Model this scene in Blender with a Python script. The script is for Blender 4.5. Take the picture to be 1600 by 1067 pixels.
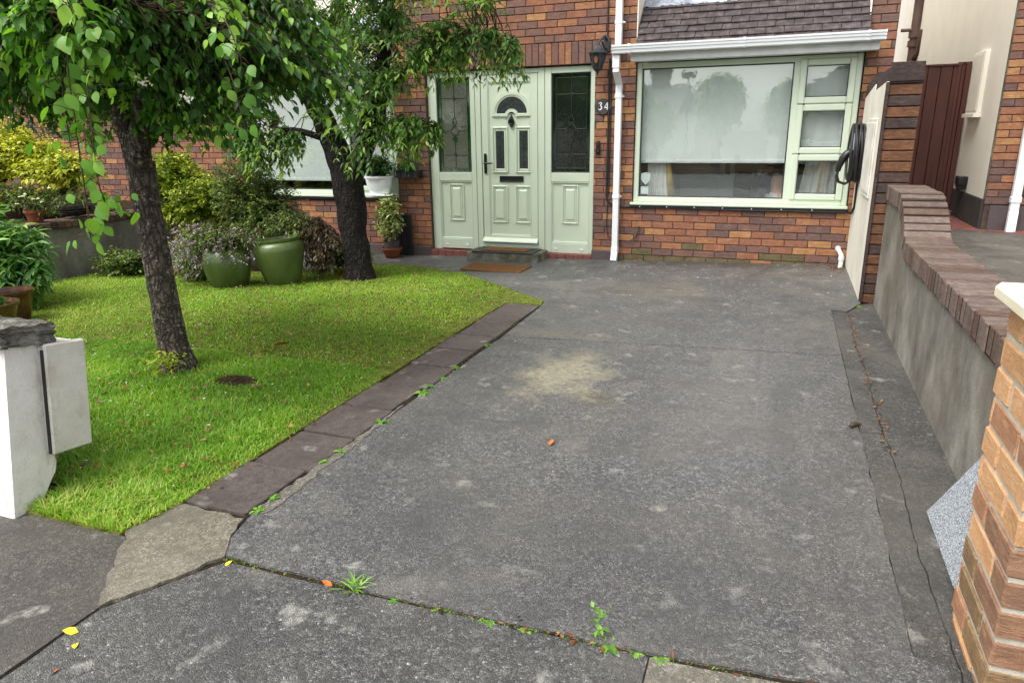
import bpy, bmesh, math, random
import numpy as np
from mathutils import Vector, Matrix, Euler

# ------------------------------------------------------------------ reset
for o in list(bpy.data.objects): bpy.data.objects.remove(o)
S = bpy.context.scene
COL = S.collection
R = math.radians
random.seed(7)
RNG = np.random.default_rng(11)

# ------------------------------------------------------------------ camera
cam = bpy.data.cameras.new('camera')
cam.sensor_width = 36.0
cam.lens = 1098.0 / 1600.0 * 36.0
cam.clip_start = 0.05
cam.clip_end = 2000
CAM = bpy.data.objects.new('camera', cam)
COL.objects.link(CAM)
CAM.location = (0, -7.8, 1.39)
CAM.rotation_euler = (Matrix.Rotation(R(20.92), 3, 'Z') @ Matrix.Rotation(R(90 - 16.67), 3, 'X') @ Matrix.Rotation(R(-0.90), 3, 'Z')).to_euler()
S.camera = CAM

# ------------------------------------------------------------------ sky, sun, exposure
W = bpy.data.worlds.new('World'); S.world = W; W.use_nodes = True
wn = W.node_tree.nodes; wl = W.node_tree.links
sky = wn.new('ShaderNodeTexSky'); sky.sky_type = 'NISHITA'; sky.sun_disc = False
sky.sun_elevation = R(58); sky.sun_rotation = R(214); sky.air_density = 1.0; sky.dust_density = 4.0; sky.ozone_density = 1.0
hsv = wn.new('ShaderNodeHueSaturation'); hsv.inputs['Saturation'].default_value = 0.22
wl.new(sky.outputs[0], hsv.inputs['Color'])
wl.new(hsv.outputs[0], wn['Background'].inputs[0])
wn['Background'].inputs[1].default_value = 0.15
sun = bpy.data.lights.new('sun', 'SUN'); sun.energy = 1.0; sun.angle = R(30); sun.color = (1.0, 0.97, 0.92)
SUN = bpy.data.objects.new('sun', sun); COL.objects.link(SUN)
# veiled sun high behind the camera, a little to the left
az, el = R(214), R(58)
d = Vector((math.sin(az) * math.cos(el), math.cos(az) * math.cos(el), math.sin(el)))
SUN.rotation_euler = d.to_track_quat('Z', 'Y').to_euler(); SUN.location = (0, -4, 9)
S.view_settings.view_transform = 'Standard'; S.view_settings.look = 'None'; S.view_settings.gamma = 1.0
S.view_settings.exposure = 1.05
S.view_settings.use_curve_mapping = False
S.render.engine = 'CYCLES'
try:
    S.cycles.max_bounces = 5; S.cycles.diffuse_bounces = 3; S.cycles.transparent_max_bounces = 8
except Exception: pass

# ------------------------------------------------------------------ node helpers
class NG:
    def __init__(s, name):
        s.m = bpy.data.materials.new(name); s.m.use_nodes = True
        s.t = s.m.node_tree; s.t.nodes.clear(); s.out = s.t.nodes.new('ShaderNodeOutputMaterial')
        g = s.t.nodes.new('ShaderNodeNewGeometry'); s.pos = g.outputs['Position']
    def put(s, sock, v):
        if hasattr(v, 'is_linked') or hasattr(v, 'links'): s.t.links.new(v, sock)
        elif isinstance(v, (tuple, list)):
            sock.default_value = tuple(v) + (1.0,) if (len(v) == 3 and sock.type == 'RGBA') else tuple(v)
        else: sock.default_value = v
    def n(s, typ, out=0, ins=None, **props):
        nd = s.t.nodes.new(typ)
        for k, v in props.items(): setattr(nd, k, v)
        for k, v in (ins or {}).items(): s.put(nd.inputs[k], v)
        return nd.outputs[out]
    def scaled(s, sc, vec=None):
        return s.n('ShaderNodeVectorMath', 0, {0: vec or s.pos, 1: sc}, operation='MULTIPLY')
    def noise(s, scale, detail=4, rough=0.55, vec=None, out=0, dist=0.0):
        return s.n('ShaderNodeTexNoise', out, {'Vector': vec or s.pos, 'Scale': scale, 'Detail': detail, 'Roughness': rough, 'Distortion': dist})
    def vor(s, scale, feature='F1', out='Distance', vec=None):
        return s.n('ShaderNodeTexVoronoi', out, {'Vector': vec or s.pos, 'Scale': scale}, feature=feature)
    def ramp(s, fac, stops, interp='LINEAR'):
        nd = s.t.nodes.new('ShaderNodeValToRGB'); s.t.links.new(fac, nd.inputs[0])
        cr = nd.color_ramp; cr.interpolation = interp
        while len(cr.elements) < len(stops): cr.elements.new(0.5)
        for e, (p, c) in zip(cr.elements, stops):
            e.position = p; e.color = (c, c, c, 1) if not isinstance(c, (tuple, list)) else (c[0], c[1], c[2], 1)
        return nd.outputs[0]
    def mix(s, fac, a, b, blend='MIX'):
        nd = s.t.nodes.new('ShaderNodeMix'); nd.data_type = 'RGBA'; nd.blend_type = blend
        s.put(nd.inputs[0], fac); s.put(nd.inputs[6], a); s.put(nd.inputs[7], b); return nd.outputs[2]
    def math(s, op, a, b=0.0, c=0.0, clamp=False):
        nd = s.t.nodes.new('ShaderNodeMath'); nd.operation = op; nd.use_clamp = clamp
        s.put(nd.inputs[0], a); s.put(nd.inputs[1], b); s.put(nd.inputs[2], c); return nd.outputs[0]
    def bump(s, h, strength, dist=0.01, normal=None):
        i = {'Height': h, 'Strength': strength, 'Distance': dist}
        if normal is not None: i['Normal'] = normal
        return s.n('ShaderNodeBump', 0, i)
    def pbr(s, color, rough=0.6, normal=None, spec=0.5, metal=0.0, emit=None, trans=None, coat=0.0, sss=None):
        nd = s.t.nodes.new('ShaderNodeBsdfPrincipled')
        s.put(nd.inputs['Base Color'], color); s.put(nd.inputs['Roughness'], rough)
        s.put(nd.inputs['Specular IOR Level'], spec); s.put(nd.inputs['Metallic'], metal)
        s.put(nd.inputs['Coat Weight'], coat)
        if normal is not None: s.t.links.new(normal, nd.inputs['Normal'])
        return nd.outputs[0]
    def done(s, shader):
        s.t.links.new(shader, s.out.inputs[0]); return s.m

def lin(r, g, b):
    f = lambda c: (c / 255 / 12.92) if c / 255 <= 0.04045 else ((c / 255 + 0.055) / 1.055) ** 2.4
    return (f(r), f(g), f(b))

M = {}
def plain(name, cols, scale=6.0, rough=0.6, bscale=60.0, bstr=0.15, spec=0.4, stretch=None, coat=0.0, metal=0.0, bdist=0.004):
    g = NG(name)
    v = g.scaled(stretch) if stretch else g.pos
    f = g.noise(scale, 5, 0.6, vec=v)
    k = len(cols)
    c = g.ramp(f, [(0.3 + 0.4 * i / max(1, k - 1), cols[i]) for i in range(k)])
    h = g.noise(bscale, 4, 0.6, vec=v)
    rr = g.math('MULTIPLY_ADD', g.noise(scale * 3, 3, vec=v), 0.25, rough - 0.12)
    M[name] = g.done(g.pbr(c, rr, g.bump(h, bstr, bdist), spec, metal=metal, coat=coat))
    return M[name]

# ---- bricks of the house (rustic, multi-coloured)
def brick_mat(name, base, dark, light):
    g = NG(name)
    oi = g.n('ShaderNodeObjectInfo', 'Random')
    off = g.n('ShaderNodeCombineXYZ', 0, {0: oi, 1: g.math('MULTIPLY', oi, 7.0), 2: g.math('MULTIPLY', oi, 3.0)})
    p = g.n('ShaderNodeVectorMath', 0, {0: g.pos, 1: off}, operation='ADD')
    st = g.n('ShaderNodeVectorMath', 0, {0: p, 1: (22, 22, 70)}, operation='MULTIPLY')
    n1 = g.noise(1.0, 5, 0.7, vec=st, dist=0.8)
    n2 = g.noise(9.0, 3, 0.5, vec=p)
    n3 = g.noise(1.1, 3, 0.6)
    c = g.ramp(n1, [(0.30, dark), (0.5, base), (0.72, light)])
    c = g.mix(g.ramp(n2, [(0.35, 0.0), (0.7, 0.55)]), c, dark)
    c = g.mix(g.ramp(n3, [(0.5, 0.0), (0.75, 0.25)]), c, lin(120, 110, 92))
    n4 = g.noise(240, 3, 0.7)
    c = g.mix(g.ramp(n4, [(0.35, 0.35), (0.55, 0.0)]), c, [x * 0.55 for x in dark])
    b = g.bump(g.math('ADD', n1, g.math('MULTIPLY', n4, 0.35)), 0.7, 0.007)
    M[name] = g.done(g.pbr(c, 0.82, b, 0.25)); return M[name]
HB = [brick_mat('house_brick_orange', lin(168, 118, 84), lin(132, 90, 68), lin(196, 150, 110)),
      brick_mat('house_brick_red', lin(152, 104, 82), lin(120, 82, 68), lin(178, 128, 102)),
      brick_mat('house_brick_purple', lin(117, 91, 84), lin(95, 74, 69), lin(142, 115, 105)),
      brick_mat('house_brick_tan', lin(180, 132, 90), lin(144, 102, 72), lin(204, 162, 116)),
      brick_mat('house_brick_plum', lin(130, 96, 85), lin(105, 78, 71), lin(154, 118, 103)),
      brick_mat('house_brick_rust', lin(158, 106, 81), lin(124, 83, 66), lin(184, 136, 103)),
      brick_mat('house_brick_mossy', lin(112, 101, 72), lin(82, 73, 54), lin(140, 126, 93))]
PB = [brick_mat('pillar_brick_orange', lin(216, 168, 122), lin(198, 146, 104), lin(230, 190, 146)),
      brick_mat('pillar_brick_brown', lin(180, 132, 98), lin(146, 106, 82), lin(202, 158, 122)),
      brick_mat('pillar_brick_tan', lin(206, 158, 112), lin(176, 130, 92), lin(222, 180, 134)),
      brick_mat('pillar_brick_umber', lin(154, 116, 90), lin(120, 92, 74), lin(178, 142, 112)),
      brick_mat('pillar_brick_mossy', lin(148, 120, 86), lin(112, 92, 68), lin(172, 144, 108))]
CB = [brick_mat('coping_brick_plum', lin(106, 88, 80), lin(84, 69, 63), lin(134, 117, 107)),
      brick_mat('coping_brick_mauve', lin(118, 101, 93), lin(96, 81, 75), lin(146, 131, 121)),
      brick_mat('coping_brick_brown', lin(98, 79, 68), lin(78, 62, 54), lin(124, 104, 91)),
      brick_mat('coping_brick_grey', lin(112, 98, 91), lin(92, 79, 73), lin(140, 127, 118))]
SB = [brick_mat('stub_brick_dark', lin(92, 72, 64), lin(58, 46, 44), lin(120, 96, 84)),
      brick_mat('stub_brick_brown', lin(120, 82, 58), lin(78, 56, 46), lin(150, 108, 74)),
      brick_mat('stub_brick_soot', lin(78, 64, 60), lin(50, 42, 42), lin(104, 86, 78))]
plain('mortar', [lin(72, 62, 55), lin(100, 88, 76)], 20, 0.95, 180, 0.5, 0.1)
plain('mortar_light', [lin(176, 170, 154), lin(204, 198, 184)], 20, 0.95, 200, 0.6, 0.1)
plain('mint_upvc', [lin(200, 212, 190), lin(206, 218, 196)], 2, 0.38, 30, 0.02, 0.5)
plain('white_upvc', [lin(236, 239, 240), lin(242, 245, 246)], 2, 0.35, 30, 0.02, 0.5)
plain('white_upvc_dirty', [lin(196, 198, 194), lin(224, 228, 226)], 5, 0.42, 30, 0.03, 0.5)
plain('cream_render', [lin(206, 200, 184), lin(224, 219, 204), lin(232, 228, 214)], 2.6, 0.9, 160, 0.5, 0.2, stretch=(1, 1, 0.7))
plain('cream_render_smooth', [lin(232, 225, 210), lin(240, 234, 221)], 2.5, 0.9, 90, 0.12, 0.2)
plain('black_gloss', [(0.008, 0.008, 0.009), (0.014, 0.014, 0.015)], 8, 0.32, 60, 0.04, 0.5)
plain('black_rubber', [(0.014, 0.014, 0.015), (0.026, 0.026, 0.027)], 12, 0.5, 90, 0.1, 0.4)
plain('dark_metal', [(0.03, 0.032, 0.036), (0.06, 0.062, 0.068)], 14, 0.42, 90, 0.15, 0.5, metal=0.3)
plain('plinth_paint', [lin(78, 68, 70), lin(96, 84, 84)], 6, 0.7, 60, 0.15, 0.3)
plain('plinth_black', [lin(58, 56, 56), lin(76, 74, 72)], 4, 0.75, 60, 0.2, 0.3)
plain('red_tile', [lin(112, 66, 60), lin(136, 86, 78)], 8, 0.7, 70, 0.2, 0.3)
plain('coir', [lin(98, 70, 44), lin(128, 94, 62)], 40, 0.95, 400, 0.9, 0.05)
plain('mossy_concrete', [lin(66, 66, 50), lin(104, 104, 92), lin(138, 136, 124)], 9, 0.9, 120, 0.6, 0.15)
plain('roof_tile', [lin(48, 41, 42), lin(66, 57, 58), lin(98, 88, 86)], 13, 0.62, 90, 0.5, 0.4)
plain('lead', [lin(84, 88, 100), lin(150, 156, 170), lin(206, 212, 222)], 7, 0.4, 26, 0.9, 0.5, metal=0.5, bdist=0.02)
plain('brown_paint', [lin(74, 40, 34), lin(92, 54, 46)], 3, 0.55, 60, 0.15, 0.4, stretch=(8, 8, 0.6))
plain('brown_pipe', [lin(72, 52, 46), lin(96, 74, 66)], 6, 0.5, 60, 0.1, 0.4)
plain('grey_stone', [lin(58, 56, 50), lin(104, 102, 94), lin(150, 148, 140)], 9, 0.95, 55, 1.0, 0.15, bdist=0.02)
plain('chipped_render', [lin(120, 116, 106), lin(170, 164, 150)], 12, 0.95, 90, 0.9, 0.1, bdist=0.012)
def grimy(name, base, lo, dirt, crack, dirt_amt=0.5):
    g = NG(name)
    c = g.ramp(g.noise(6, 5, 0.6), [(0.3, lo), (0.6, base)])
    c = g.mix(g.math('MULTIPLY', g.ramp(g.noise(9, 6, 0.7, vec=g.scaled((1, 1, 0.45))), [(0.55, 0.0), (0.75, 1.0)]), dirt_amt), c, dirt)
    c = g.mix(g.ramp(g.noise(140, 3, 0.7), [(0.27, 0.6), (0.38, 0.0)]), c, dirt)
    wv = g.n('ShaderNodeVectorMath', 0, {0: g.pos, 1: g.n('ShaderNodeVectorMath', 0, {0: g.noise(7, 4, 0.6, out=1), 1: (0.25, 0.25, 0.25)}, operation='MULTIPLY')}, operation='ADD')
    e = g.vor(3.4, feature='DISTANCE_TO_EDGE', vec=wv)
    c = g.mix(g.math('MULTIPLY', g.ramp(e, [(0.003, crack), (0.010, 0.0)]), g.ramp(g.noise(3, 2, 0.5), [(0.45, 0.0), (0.6, 1.0)])), c, lin(96, 90, 80))
    h = g.math('ADD', g.noise(150, 4, 0.7), g.math('MULTIPLY', g.noise(22, 4, 0.6), 1.5))
    M[name] = g.done(g.pbr(c, 0.85, g.bump(h, 0.6, 0.006), 0.25))
grimy('white_masonry', lin(238, 235, 229), lin(218, 213, 202), lin(160, 150, 124), 0.9, 0.7)
grimy('meter_plastic', lin(226, 223, 214), lin(206, 201, 188), lin(168, 152, 120), 0.0, 0.6)
plain('terracotta', [lin(108, 58, 40), lin(134, 78, 54)], 8, 0.75, 90, 0.2, 0.2)
plain('brown_glaze', [lin(66, 38, 22), lin(94, 56, 34)], 6, 0.28, 40, 0.1, 0.5, coat=0.3)
plain('green_glaze', [lin(58, 76, 34), lin(70, 88, 42), lin(92, 108, 60)], 3.2, 0.34, 30, 0.1, 0.45, coat=0.15, stretch=(1, 1, 0.5))
plain('teal_glaze', [lin(30, 104, 104), lin(60, 140, 136)], 6, 0.25, 30, 0.05, 0.5, coat=0.5)
plain('thatch', [lin(74, 78, 34), lin(110, 116, 52), lin(134, 130, 76)], 14, 0.98, 90, 1.0, 0.05, bdist=0.02)
plain('joint_fill', [lin(44, 38, 31), lin(72, 62, 48)], 30, 0.98, 200, 1.0, 0.05, bdist=0.01)
plain('dark_joint', [lin(22, 18, 16), lin(36, 30, 26)], 30, 0.98, 200, 1.0, 0.05)
plain('soil', [lin(46, 36, 28), lin(78, 64, 48)], 14, 0.98, 90, 1.0, 0.05, bdist=0.02)
plain('cap_concrete', [lin(210, 200, 172), lin(228, 220, 196)], 7, 0.9, 120, 0.4, 0.2)
plain('blind_fabric', [lin(238, 241, 239), lin(244, 247, 245)], 2, 0.9, 300, 0.1, 0.1)
plain('curtain_white', [lin(226, 226, 222), lin(236, 236, 232)], 4, 0.9, 120, 0.1, 0.1)
plain('curtain_gold', [lin(196, 160, 92), lin(214, 184, 120)], 8, 0.85, 90, 0.2, 0.1)
plain('interior_paint', [lin(96, 98, 96), lin(116, 118, 114)], 2, 0.85, 30, 0.05, 0.2)
plain('interior_door', [lin(214, 220, 216), lin(224, 230, 226)], 2, 0.6, 30, 0.05, 0.3)
plain('interior_dark', [lin(44, 48, 56), lin(60, 64, 72)], 2, 0.85, 30, 0.05, 0.1)
plain('navy_cloth', [lin(24, 28, 48), lin(36, 40, 62)], 18, 0.9, 200, 0.3, 0.1)
plain('white_cloth', [lin(214, 214, 214), lin(228, 228, 228)], 18, 0.9, 200, 0.3, 0.1)
plain('skin', [lin(196, 140, 116), lin(212, 160, 136)], 9, 0.6, 120, 0.1, 0.3)
plain('hair_dark', [lin(40, 28, 22), lin(64, 46, 36)], 30, 0.6, 260, 0.7, 0.3)
plain('sticker_blue', [lin(40, 110, 170), lin(52, 122, 182)], 2, 0.5, 20, 0.0, 0.4)
plain('sticker_white', [lin(224, 230, 232), lin(232, 236, 238)], 2, 0.5, 20, 0.0, 0.4)
plain('green_lead', [lin(24, 84, 30), lin(34, 104, 40)], 6, 0.25, 30, 0.05, 0.5)
plain('lead_came', [lin(40, 44, 40), lin(70, 74, 68)], 20, 0.45, 60, 0.1, 0.5, metal=0.4)
plain('amber_glass', [lin(110, 62, 40), lin(136, 84, 56)], 8, 0.2, 30, 0.1, 0.5)
plain('frosted_dark', [lin(44, 50, 48), lin(66, 72, 70)], 9, 0.25, 40, 0.25, 0.5)
plain('bark_twig', [lin(66, 54, 44), lin(92, 78, 64)], 30, 0.85, 120, 0.3, 0.1)
plain('fallen_orange', [lin(190, 92, 42), lin(206, 124, 62)], 30, 0.7, 60, 0.2, 0.2)
plain('fallen_yellow', [lin(216, 190, 40), lin(226, 206, 70)], 30, 0.7, 60, 0.2, 0.2)
plain('fallen_brown', [lin(112, 72, 44), lin(150, 100, 62)], 30, 0.8, 60, 0.2, 0.2)
plain('petal_white', [lin(226, 224, 222), lin(238, 236, 236)], 30, 0.7, 60, 0.1, 0.2)
plain('grey_wall_far', [lin(196, 194, 188), lin(210, 208, 202)], 2, 0.9, 30, 0.1, 0.2)
plain('slate_far', [lin(70, 68, 70), lin(92, 90, 92)], 5, 0.8, 30, 0.3, 0.2)

# ---- granite
g = NG('granite')
c = g.ramp(g.n('ShaderNodeSeparateColor', 0, {0: g.vor(330, out='Color')}), [(0.0, lin(60, 64, 68)), (0.35, lin(128, 134, 140)), (0.65, lin(170, 176, 182)), (1.0, lin(214, 218, 222))])
M['granite'] = g.done(g.pbr(c, 0.5, None, 0.4))

# ---- driveway concrete: exposed dark aggregate, worn, slightly damp
def aggregate(name, tone, warm, specks=0.10, stain=False, damp=0.5, size=120, contrast=1.0):
    g = NG(name)
    t = tone
    wp = g.n('ShaderNodeVectorMath', 0, {0: g.pos, 1: g.n('ShaderNodeVectorMath', 0, {0: g.noise(90, 3, 0.6, out=1), 1: (0.010, 0.010, 0.010)}, operation='MULTIPLY')}, operation='ADD')
    cell = g.n('ShaderNodeSeparateColor', 0, {0: g.vor(size, out='Color', vec=wp)})
    c = g.ramp(cell, [(0.0, [x * (1 - 0.80 * contrast) for x in t]), (0.45, [x * 0.8 for x in t]), (0.8, [x * (1 + 0.8 * contrast) for x in t]), (0.985, [x * (1 + 1.25 * contrast) for x in t]), (0.99, [min(0.6, x * (1 + 3.4 * contrast)) for x in t])])
    cell2 = g.n('ShaderNodeSeparateColor', 1, {0: g.vor(size * 0.45, out='Color', vec=wp)})
    c = g.mix(g.math('MULTIPLY', g.ramp(cell2, [(0.66, 0.0), (0.97, 0.34)]), min(1.0, contrast)), c, [x * 2.0 for x in t])
    c = g.mix(g.math('MULTIPLY', g.ramp(cell2, [(0.05, 0.55), (0.34, 0.0)]), min(1.0, contrast)), c, [x * 0.3 for x in t])
    edge = g.vor(size, feature='DISTANCE_TO_EDGE', vec=wp)
    c = g.mix(g.ramp(edge, [(0.02, 0.7 * min(1.0, contrast)), (0.16, 0.0)]), c, [x * 0.22 for x in t])
    fine = g.noise(260, 4, 0.75)
    c = g.mix(g.ramp(fine, [(0.36, 0.7), (0.54, 0.0)]), c, [x * 0.35 for x in t])
    gr = g.noise(30, 5, 0.75)
    c = g.mix(g.ramp(gr, [(0.38, 0.75), (0.54, 0.0)]), c, [x * 0.36 for x in t])
    big = g.noise(0.75, 6, 0.66)
    c = g.mix(g.ramp(big, [(0.45, 0.0), (0.70, 0.6)]), c, warm)
    mid = g.noise(3.2, 6, 0.7)
    c = g.mix(g.ramp(mid, [(0.34, 0.75), (0.52, 0.0)]), c, [x * 0.42 for x in t])
    c = g.mix(g.math('MULTIPLY', g.ramp(g.noise(1.7, 5, 0.65, dist=0.5), [(0.55, 0.0), (0.72, 0.55)]), g.ramp(fine, [(0.4, 0.3), (0.6, 1.0)])), c, [x * 1.6 for x in warm])
    spl = g.noise(7.5, 2, 0.4)                       # pale lichen / splashes
    c = g.mix(g.math('MULTIPLY', g.ramp(spl, [(0.645, 0.0), (0.72, 0.7)]), g.ramp(g.noise(40, 3, 0.6), [(0.4, 0.2), (0.6, 1.0)])), c, lin(172, 170, 160))
    if stain:
        # spilled sand stain with its own outline, plus moss
        n1 = g.noise(6.0, 4, 0.6)
        sp = g.n('ShaderNodeSeparateXYZ', 0, {0: g.pos}); sy = g.n('ShaderNodeSeparateXYZ', 1, {0: g.pos})
        def blob(x, y, rx, ry, amp=0.5):
            dx = g.math('DIVIDE', g.math('SUBTRACT', sp, x), rx); dy = g.math('DIVIDE', g.math('SUBTRACT', sy, y), ry)
            dd = g.math('SQRT', g.math('ADD', g.math('MULTIPLY', dx, dx), g.math('MULTIPLY', dy, dy)))
            dd = g.math('ADD', dd, g.math('MULTIPLY', g.math('SUBTRACT', n1, 0.5), amp * 4))
            return g.math('MULTIPLY', g.ramp(dd, [(0.25, 1.0), (1.0, 0.0)]), g.ramp(gr, [(0.40, 0.35), (0.60, 1.0)]))
        s1 = blob(-1.12, -3.98, 0.32, 0.52)
        c = g.mix(g.math('MULTIPLY', g.math('MULTIPLY', s1, g.ramp(fine, [(0.36, 0.35), (0.6, 1.0)])), 1.0), c, lin(188, 178, 144))
        w1 = blob(-0.10, -4.1, 0.55, 1.9, 0.22)
        c = g.mix(g.math('MULTIPLY', w1, 0.30), c, [0.26, 0.255, 0.25])
        w2 = blob(-0.95, -3.0, 0.45, 1.6, 0.25)
        c = g.mix(g.math('MULTIPLY', w2, 0.22), c, [0.24, 0.23, 0.20])
        k1 = blob(-0.6, -5.75, 1.3, 0.55, 0.25)
        c = g.mix(g.math('MULTIPLY', k1, 0.45), c, [0.055, 0.055, 0.056])
        k2 = blob(0.10, -4.35, 0.10, 0.75, 0.25)
        c = g.mix(g.math('MULTIPLY', k2, 0.45), c, [0.06, 0.06, 0.06])
        k3 = blob(-1.55, -5.0, 0.25, 1.1, 0.25)
        c = g.mix(g.math('MULTIPLY', k3, 0.35), c, [0.06, 0.058, 0.052])
        s2 = blob(-0.82, -4.36, 0.16, 0.16)
        c = g.mix(g.math('MULTIPLY', s2, 0.5), c, lin(104, 92, 44))
        s3 = blob(-1.0, -1.6, 0.7, 0.5)
        c = g.mix(g.math('MULTIPLY', s3, 0.35), c, lin(128, 118, 92))
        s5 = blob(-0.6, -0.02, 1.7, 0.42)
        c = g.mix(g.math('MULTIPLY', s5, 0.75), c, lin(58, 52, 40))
        s4 = blob(-1.45, -3.2, 0.5, 0.12)
        c = g.mix(g.math('MULTIPLY', s4, 0.4), c, lin(140, 132, 108))
    h = g.math('ADD', g.math('MULTIPLY', g.math('MINIMUM', edge, 0.3), 2.0), g.math('ADD', g.math('MULTIPLY', fine, 0.5), g.math('MULTIPLY', g.noise(60, 4, 0.7), 0.8)))
    rr = g.ramp(g.noise(2.2, 4, 0.6), [(0.35, damp), (0.65, damp + 0.2)])
    M[name] = g.done(g.pbr(c, rr, g.bump(h, 0.8, 0.006), 0.55))
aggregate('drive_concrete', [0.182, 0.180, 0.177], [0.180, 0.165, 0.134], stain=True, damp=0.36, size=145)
aggregate('drive_strip', [0.120, 0.115, 0.107], [0.145, 0.132, 0.106], damp=0.45, size=150, contrast=0.85)
aggregate('path_dark', [0.138, 0.137, 0.134], [0.160, 0.148, 0.122], damp=0.38, size=135, contrast=1.05)
aggregate('path_brown', [0.135, 0.121, 0.104], [0.145, 0.128, 0.104], damp=0.55, size=190, contrast=0.75)
aggregate('path_pale', [0.24, 0.22, 0.175], [0.28, 0.255, 0.20], damp=0.65, size=140, contrast=0.7)
aggregate('pale_concrete', [0.31, 0.275, 0.205], [0.34, 0.305, 0.23], damp=0.75, size=200, contrast=0.6)
aggregate('road_asphalt', [0.06, 0.06, 0.06], [0.08, 0.078, 0.072], damp=0.6, size=120)
aggregate('edging_slab', [0.178, 0.138, 0.122], [0.190, 0.150, 0.130], damp=0.5, size=330, contrast=0.3)
aggregate('neighbour_drive', [0.15, 0.138, 0.115], [0.18, 0.165, 0.135], damp=0.65, size=160, contrast=0.6)

# ---- weathered grey render of the boundary wall
g = NG('grey_render')
st = g.scaled((2.0, 2.0, 1.5))
c = g.ramp(g.noise(1.6, 7, 0.68, vec=st), [(0.30, lin(92, 88, 81)), (0.47, lin(128, 124, 115)), (0.6, lin(150, 146, 136)), (0.75, lin(176, 172, 162))])
c = g.mix(g.ramp(g.noise(1.1, 5, 0.65), [(0.48, 0.0), (0.68, 0.65)]), c, lin(104, 97, 82))
c = g.mix(g.ramp(g.noise(1.0, 4, 0.6, vec=g.scaled((7, 7, 2.2)), dist=1.2), [(0.62, 0.0), (0.74, 0.3)]), c, lin(186, 183, 174))
c = g.mix(g.ramp(g.noise(90, 3, 0.7), [(0.35, 0.35), (0.55, 0.0)]), c, lin(84, 80, 74))
M['grey_render'] = g.done(g.pbr(c, 0.9, g.bump(g.noise(130, 4, 0.7), 0.5, 0.005), 0.2))

# ---- glass that lets light through and mirrors the street
def glass(name, tint, rough=0.0, wob=0.0, ior=1.5, body=0.0, bodycol=(0.5, 0.55, 0.5)):
    g = NG(name)
    lw = g.n('ShaderNodeLayerWeight', 'Facing', {'Blend': 0.5})
    fac = g.math('MULTIPLY_ADD', g.math('POWER', lw, 4.0), 0.8, 0.17, clamp=True)   # coated double glazing: about a quarter mirrored in all
    gl = {'Color': (0.95, 1.0, 0.97, 1), 'Roughness': rough}
    if wob: gl['Normal'] = g.bump(g.noise(14, 3, 0.5), wob, 0.01)
    gg = g.n('ShaderNodeBsdfGlossy', 0, gl)
    tr = g.n('ShaderNodeBsdfTransparent', 0, {'Color': tuple(tint) + (1,)})
    base = tr
    if body:
        df = g.n('ShaderNodeBsdfDiffuse', 0, {'Color': tuple(bodycol) + (1,)})
        base = g.n('ShaderNodeMixShader', 0, {0: body, 1: tr, 2: df})
    M[name] = g.done(g.n('ShaderNodeMixShader', 0, {0: fac, 1: base, 2: gg}))
glass('window_glass', (0.965, 0.985, 0.975), wob=0.02)
glass('obscure_glass_pale', (0.6, 0.62, 0.6), rough=0.12, wob=0.25, body=0.5, bodycol=lin(120, 124, 110))
glass('obscure_glass_dark', (0.35, 0.38, 0.36), rough=0.10, wob=0.25, body=0.35, bodycol=lin(44, 52, 46))
glass('green_glass', (0.1, 0.4, 0.12), rough=0.05, wob=0.1, body=0.6, bodycol=lin(30, 92, 36))
glass('green_glass_dark', (0.03, 0.12, 0.05), rough=0.05, wob=0.1, body=0.6, bodycol=lin(8, 42, 22))

# ---- bark
def bark(name, a, b, lic, licamt=0.68):
    g = NG(name)
    v = g.scaled((9, 9, 2.2))
    n1 = g.noise(2.2, 6, 0.7, vec=v, dist=0.6)
    c = g.ramp(n1, [(0.3, a), (0.7, b)])
    n2 = g.noise(26, 3, 0.6, vec=g.scaled((1, 1, 1.6)))
    c = g.mix(g.ramp(n2, [(licamt, 0.0), (licamt + 0.05, 0.75)]), c, lic)
    wv = g.n('ShaderNodeVectorMath', 0, {0: g.scaled((30, 30, 11)), 1: g.n('ShaderNodeVectorMath', 0, {0: g.noise(16, 3, 0.6, out=1), 1: (1.6, 1.6, 1.6)}, operation='MULTIPLY')}, operation='ADD')
    e = g.vor(1.0, feature='DISTANCE_TO_EDGE', vec=wv)
    c = g.mix(g.ramp(e, [(0.02, 0.8), (0.16, 0.0)]), c, [x * 0.4 for x in a])
    h = g.math('ADD', g.math('MULTIPLY', g.math('MINIMUM', e, 0.3), 2.5), g.math('ADD', n1, g.math('MULTIPLY', g.noise(50, 4, 0.7), 0.5)))
    M[name] = g.done(g.pbr(c, 0.8, g.bump(h, 1.0, 0.03), 0.35))
bark('bark_grey', lin(66, 56, 49), lin(124, 111, 99), lin(168, 164, 156), 0.56)
bark('bark_black', lin(20, 16, 15), lin(50, 40, 35), lin(88, 78, 68), 0.68)

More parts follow.
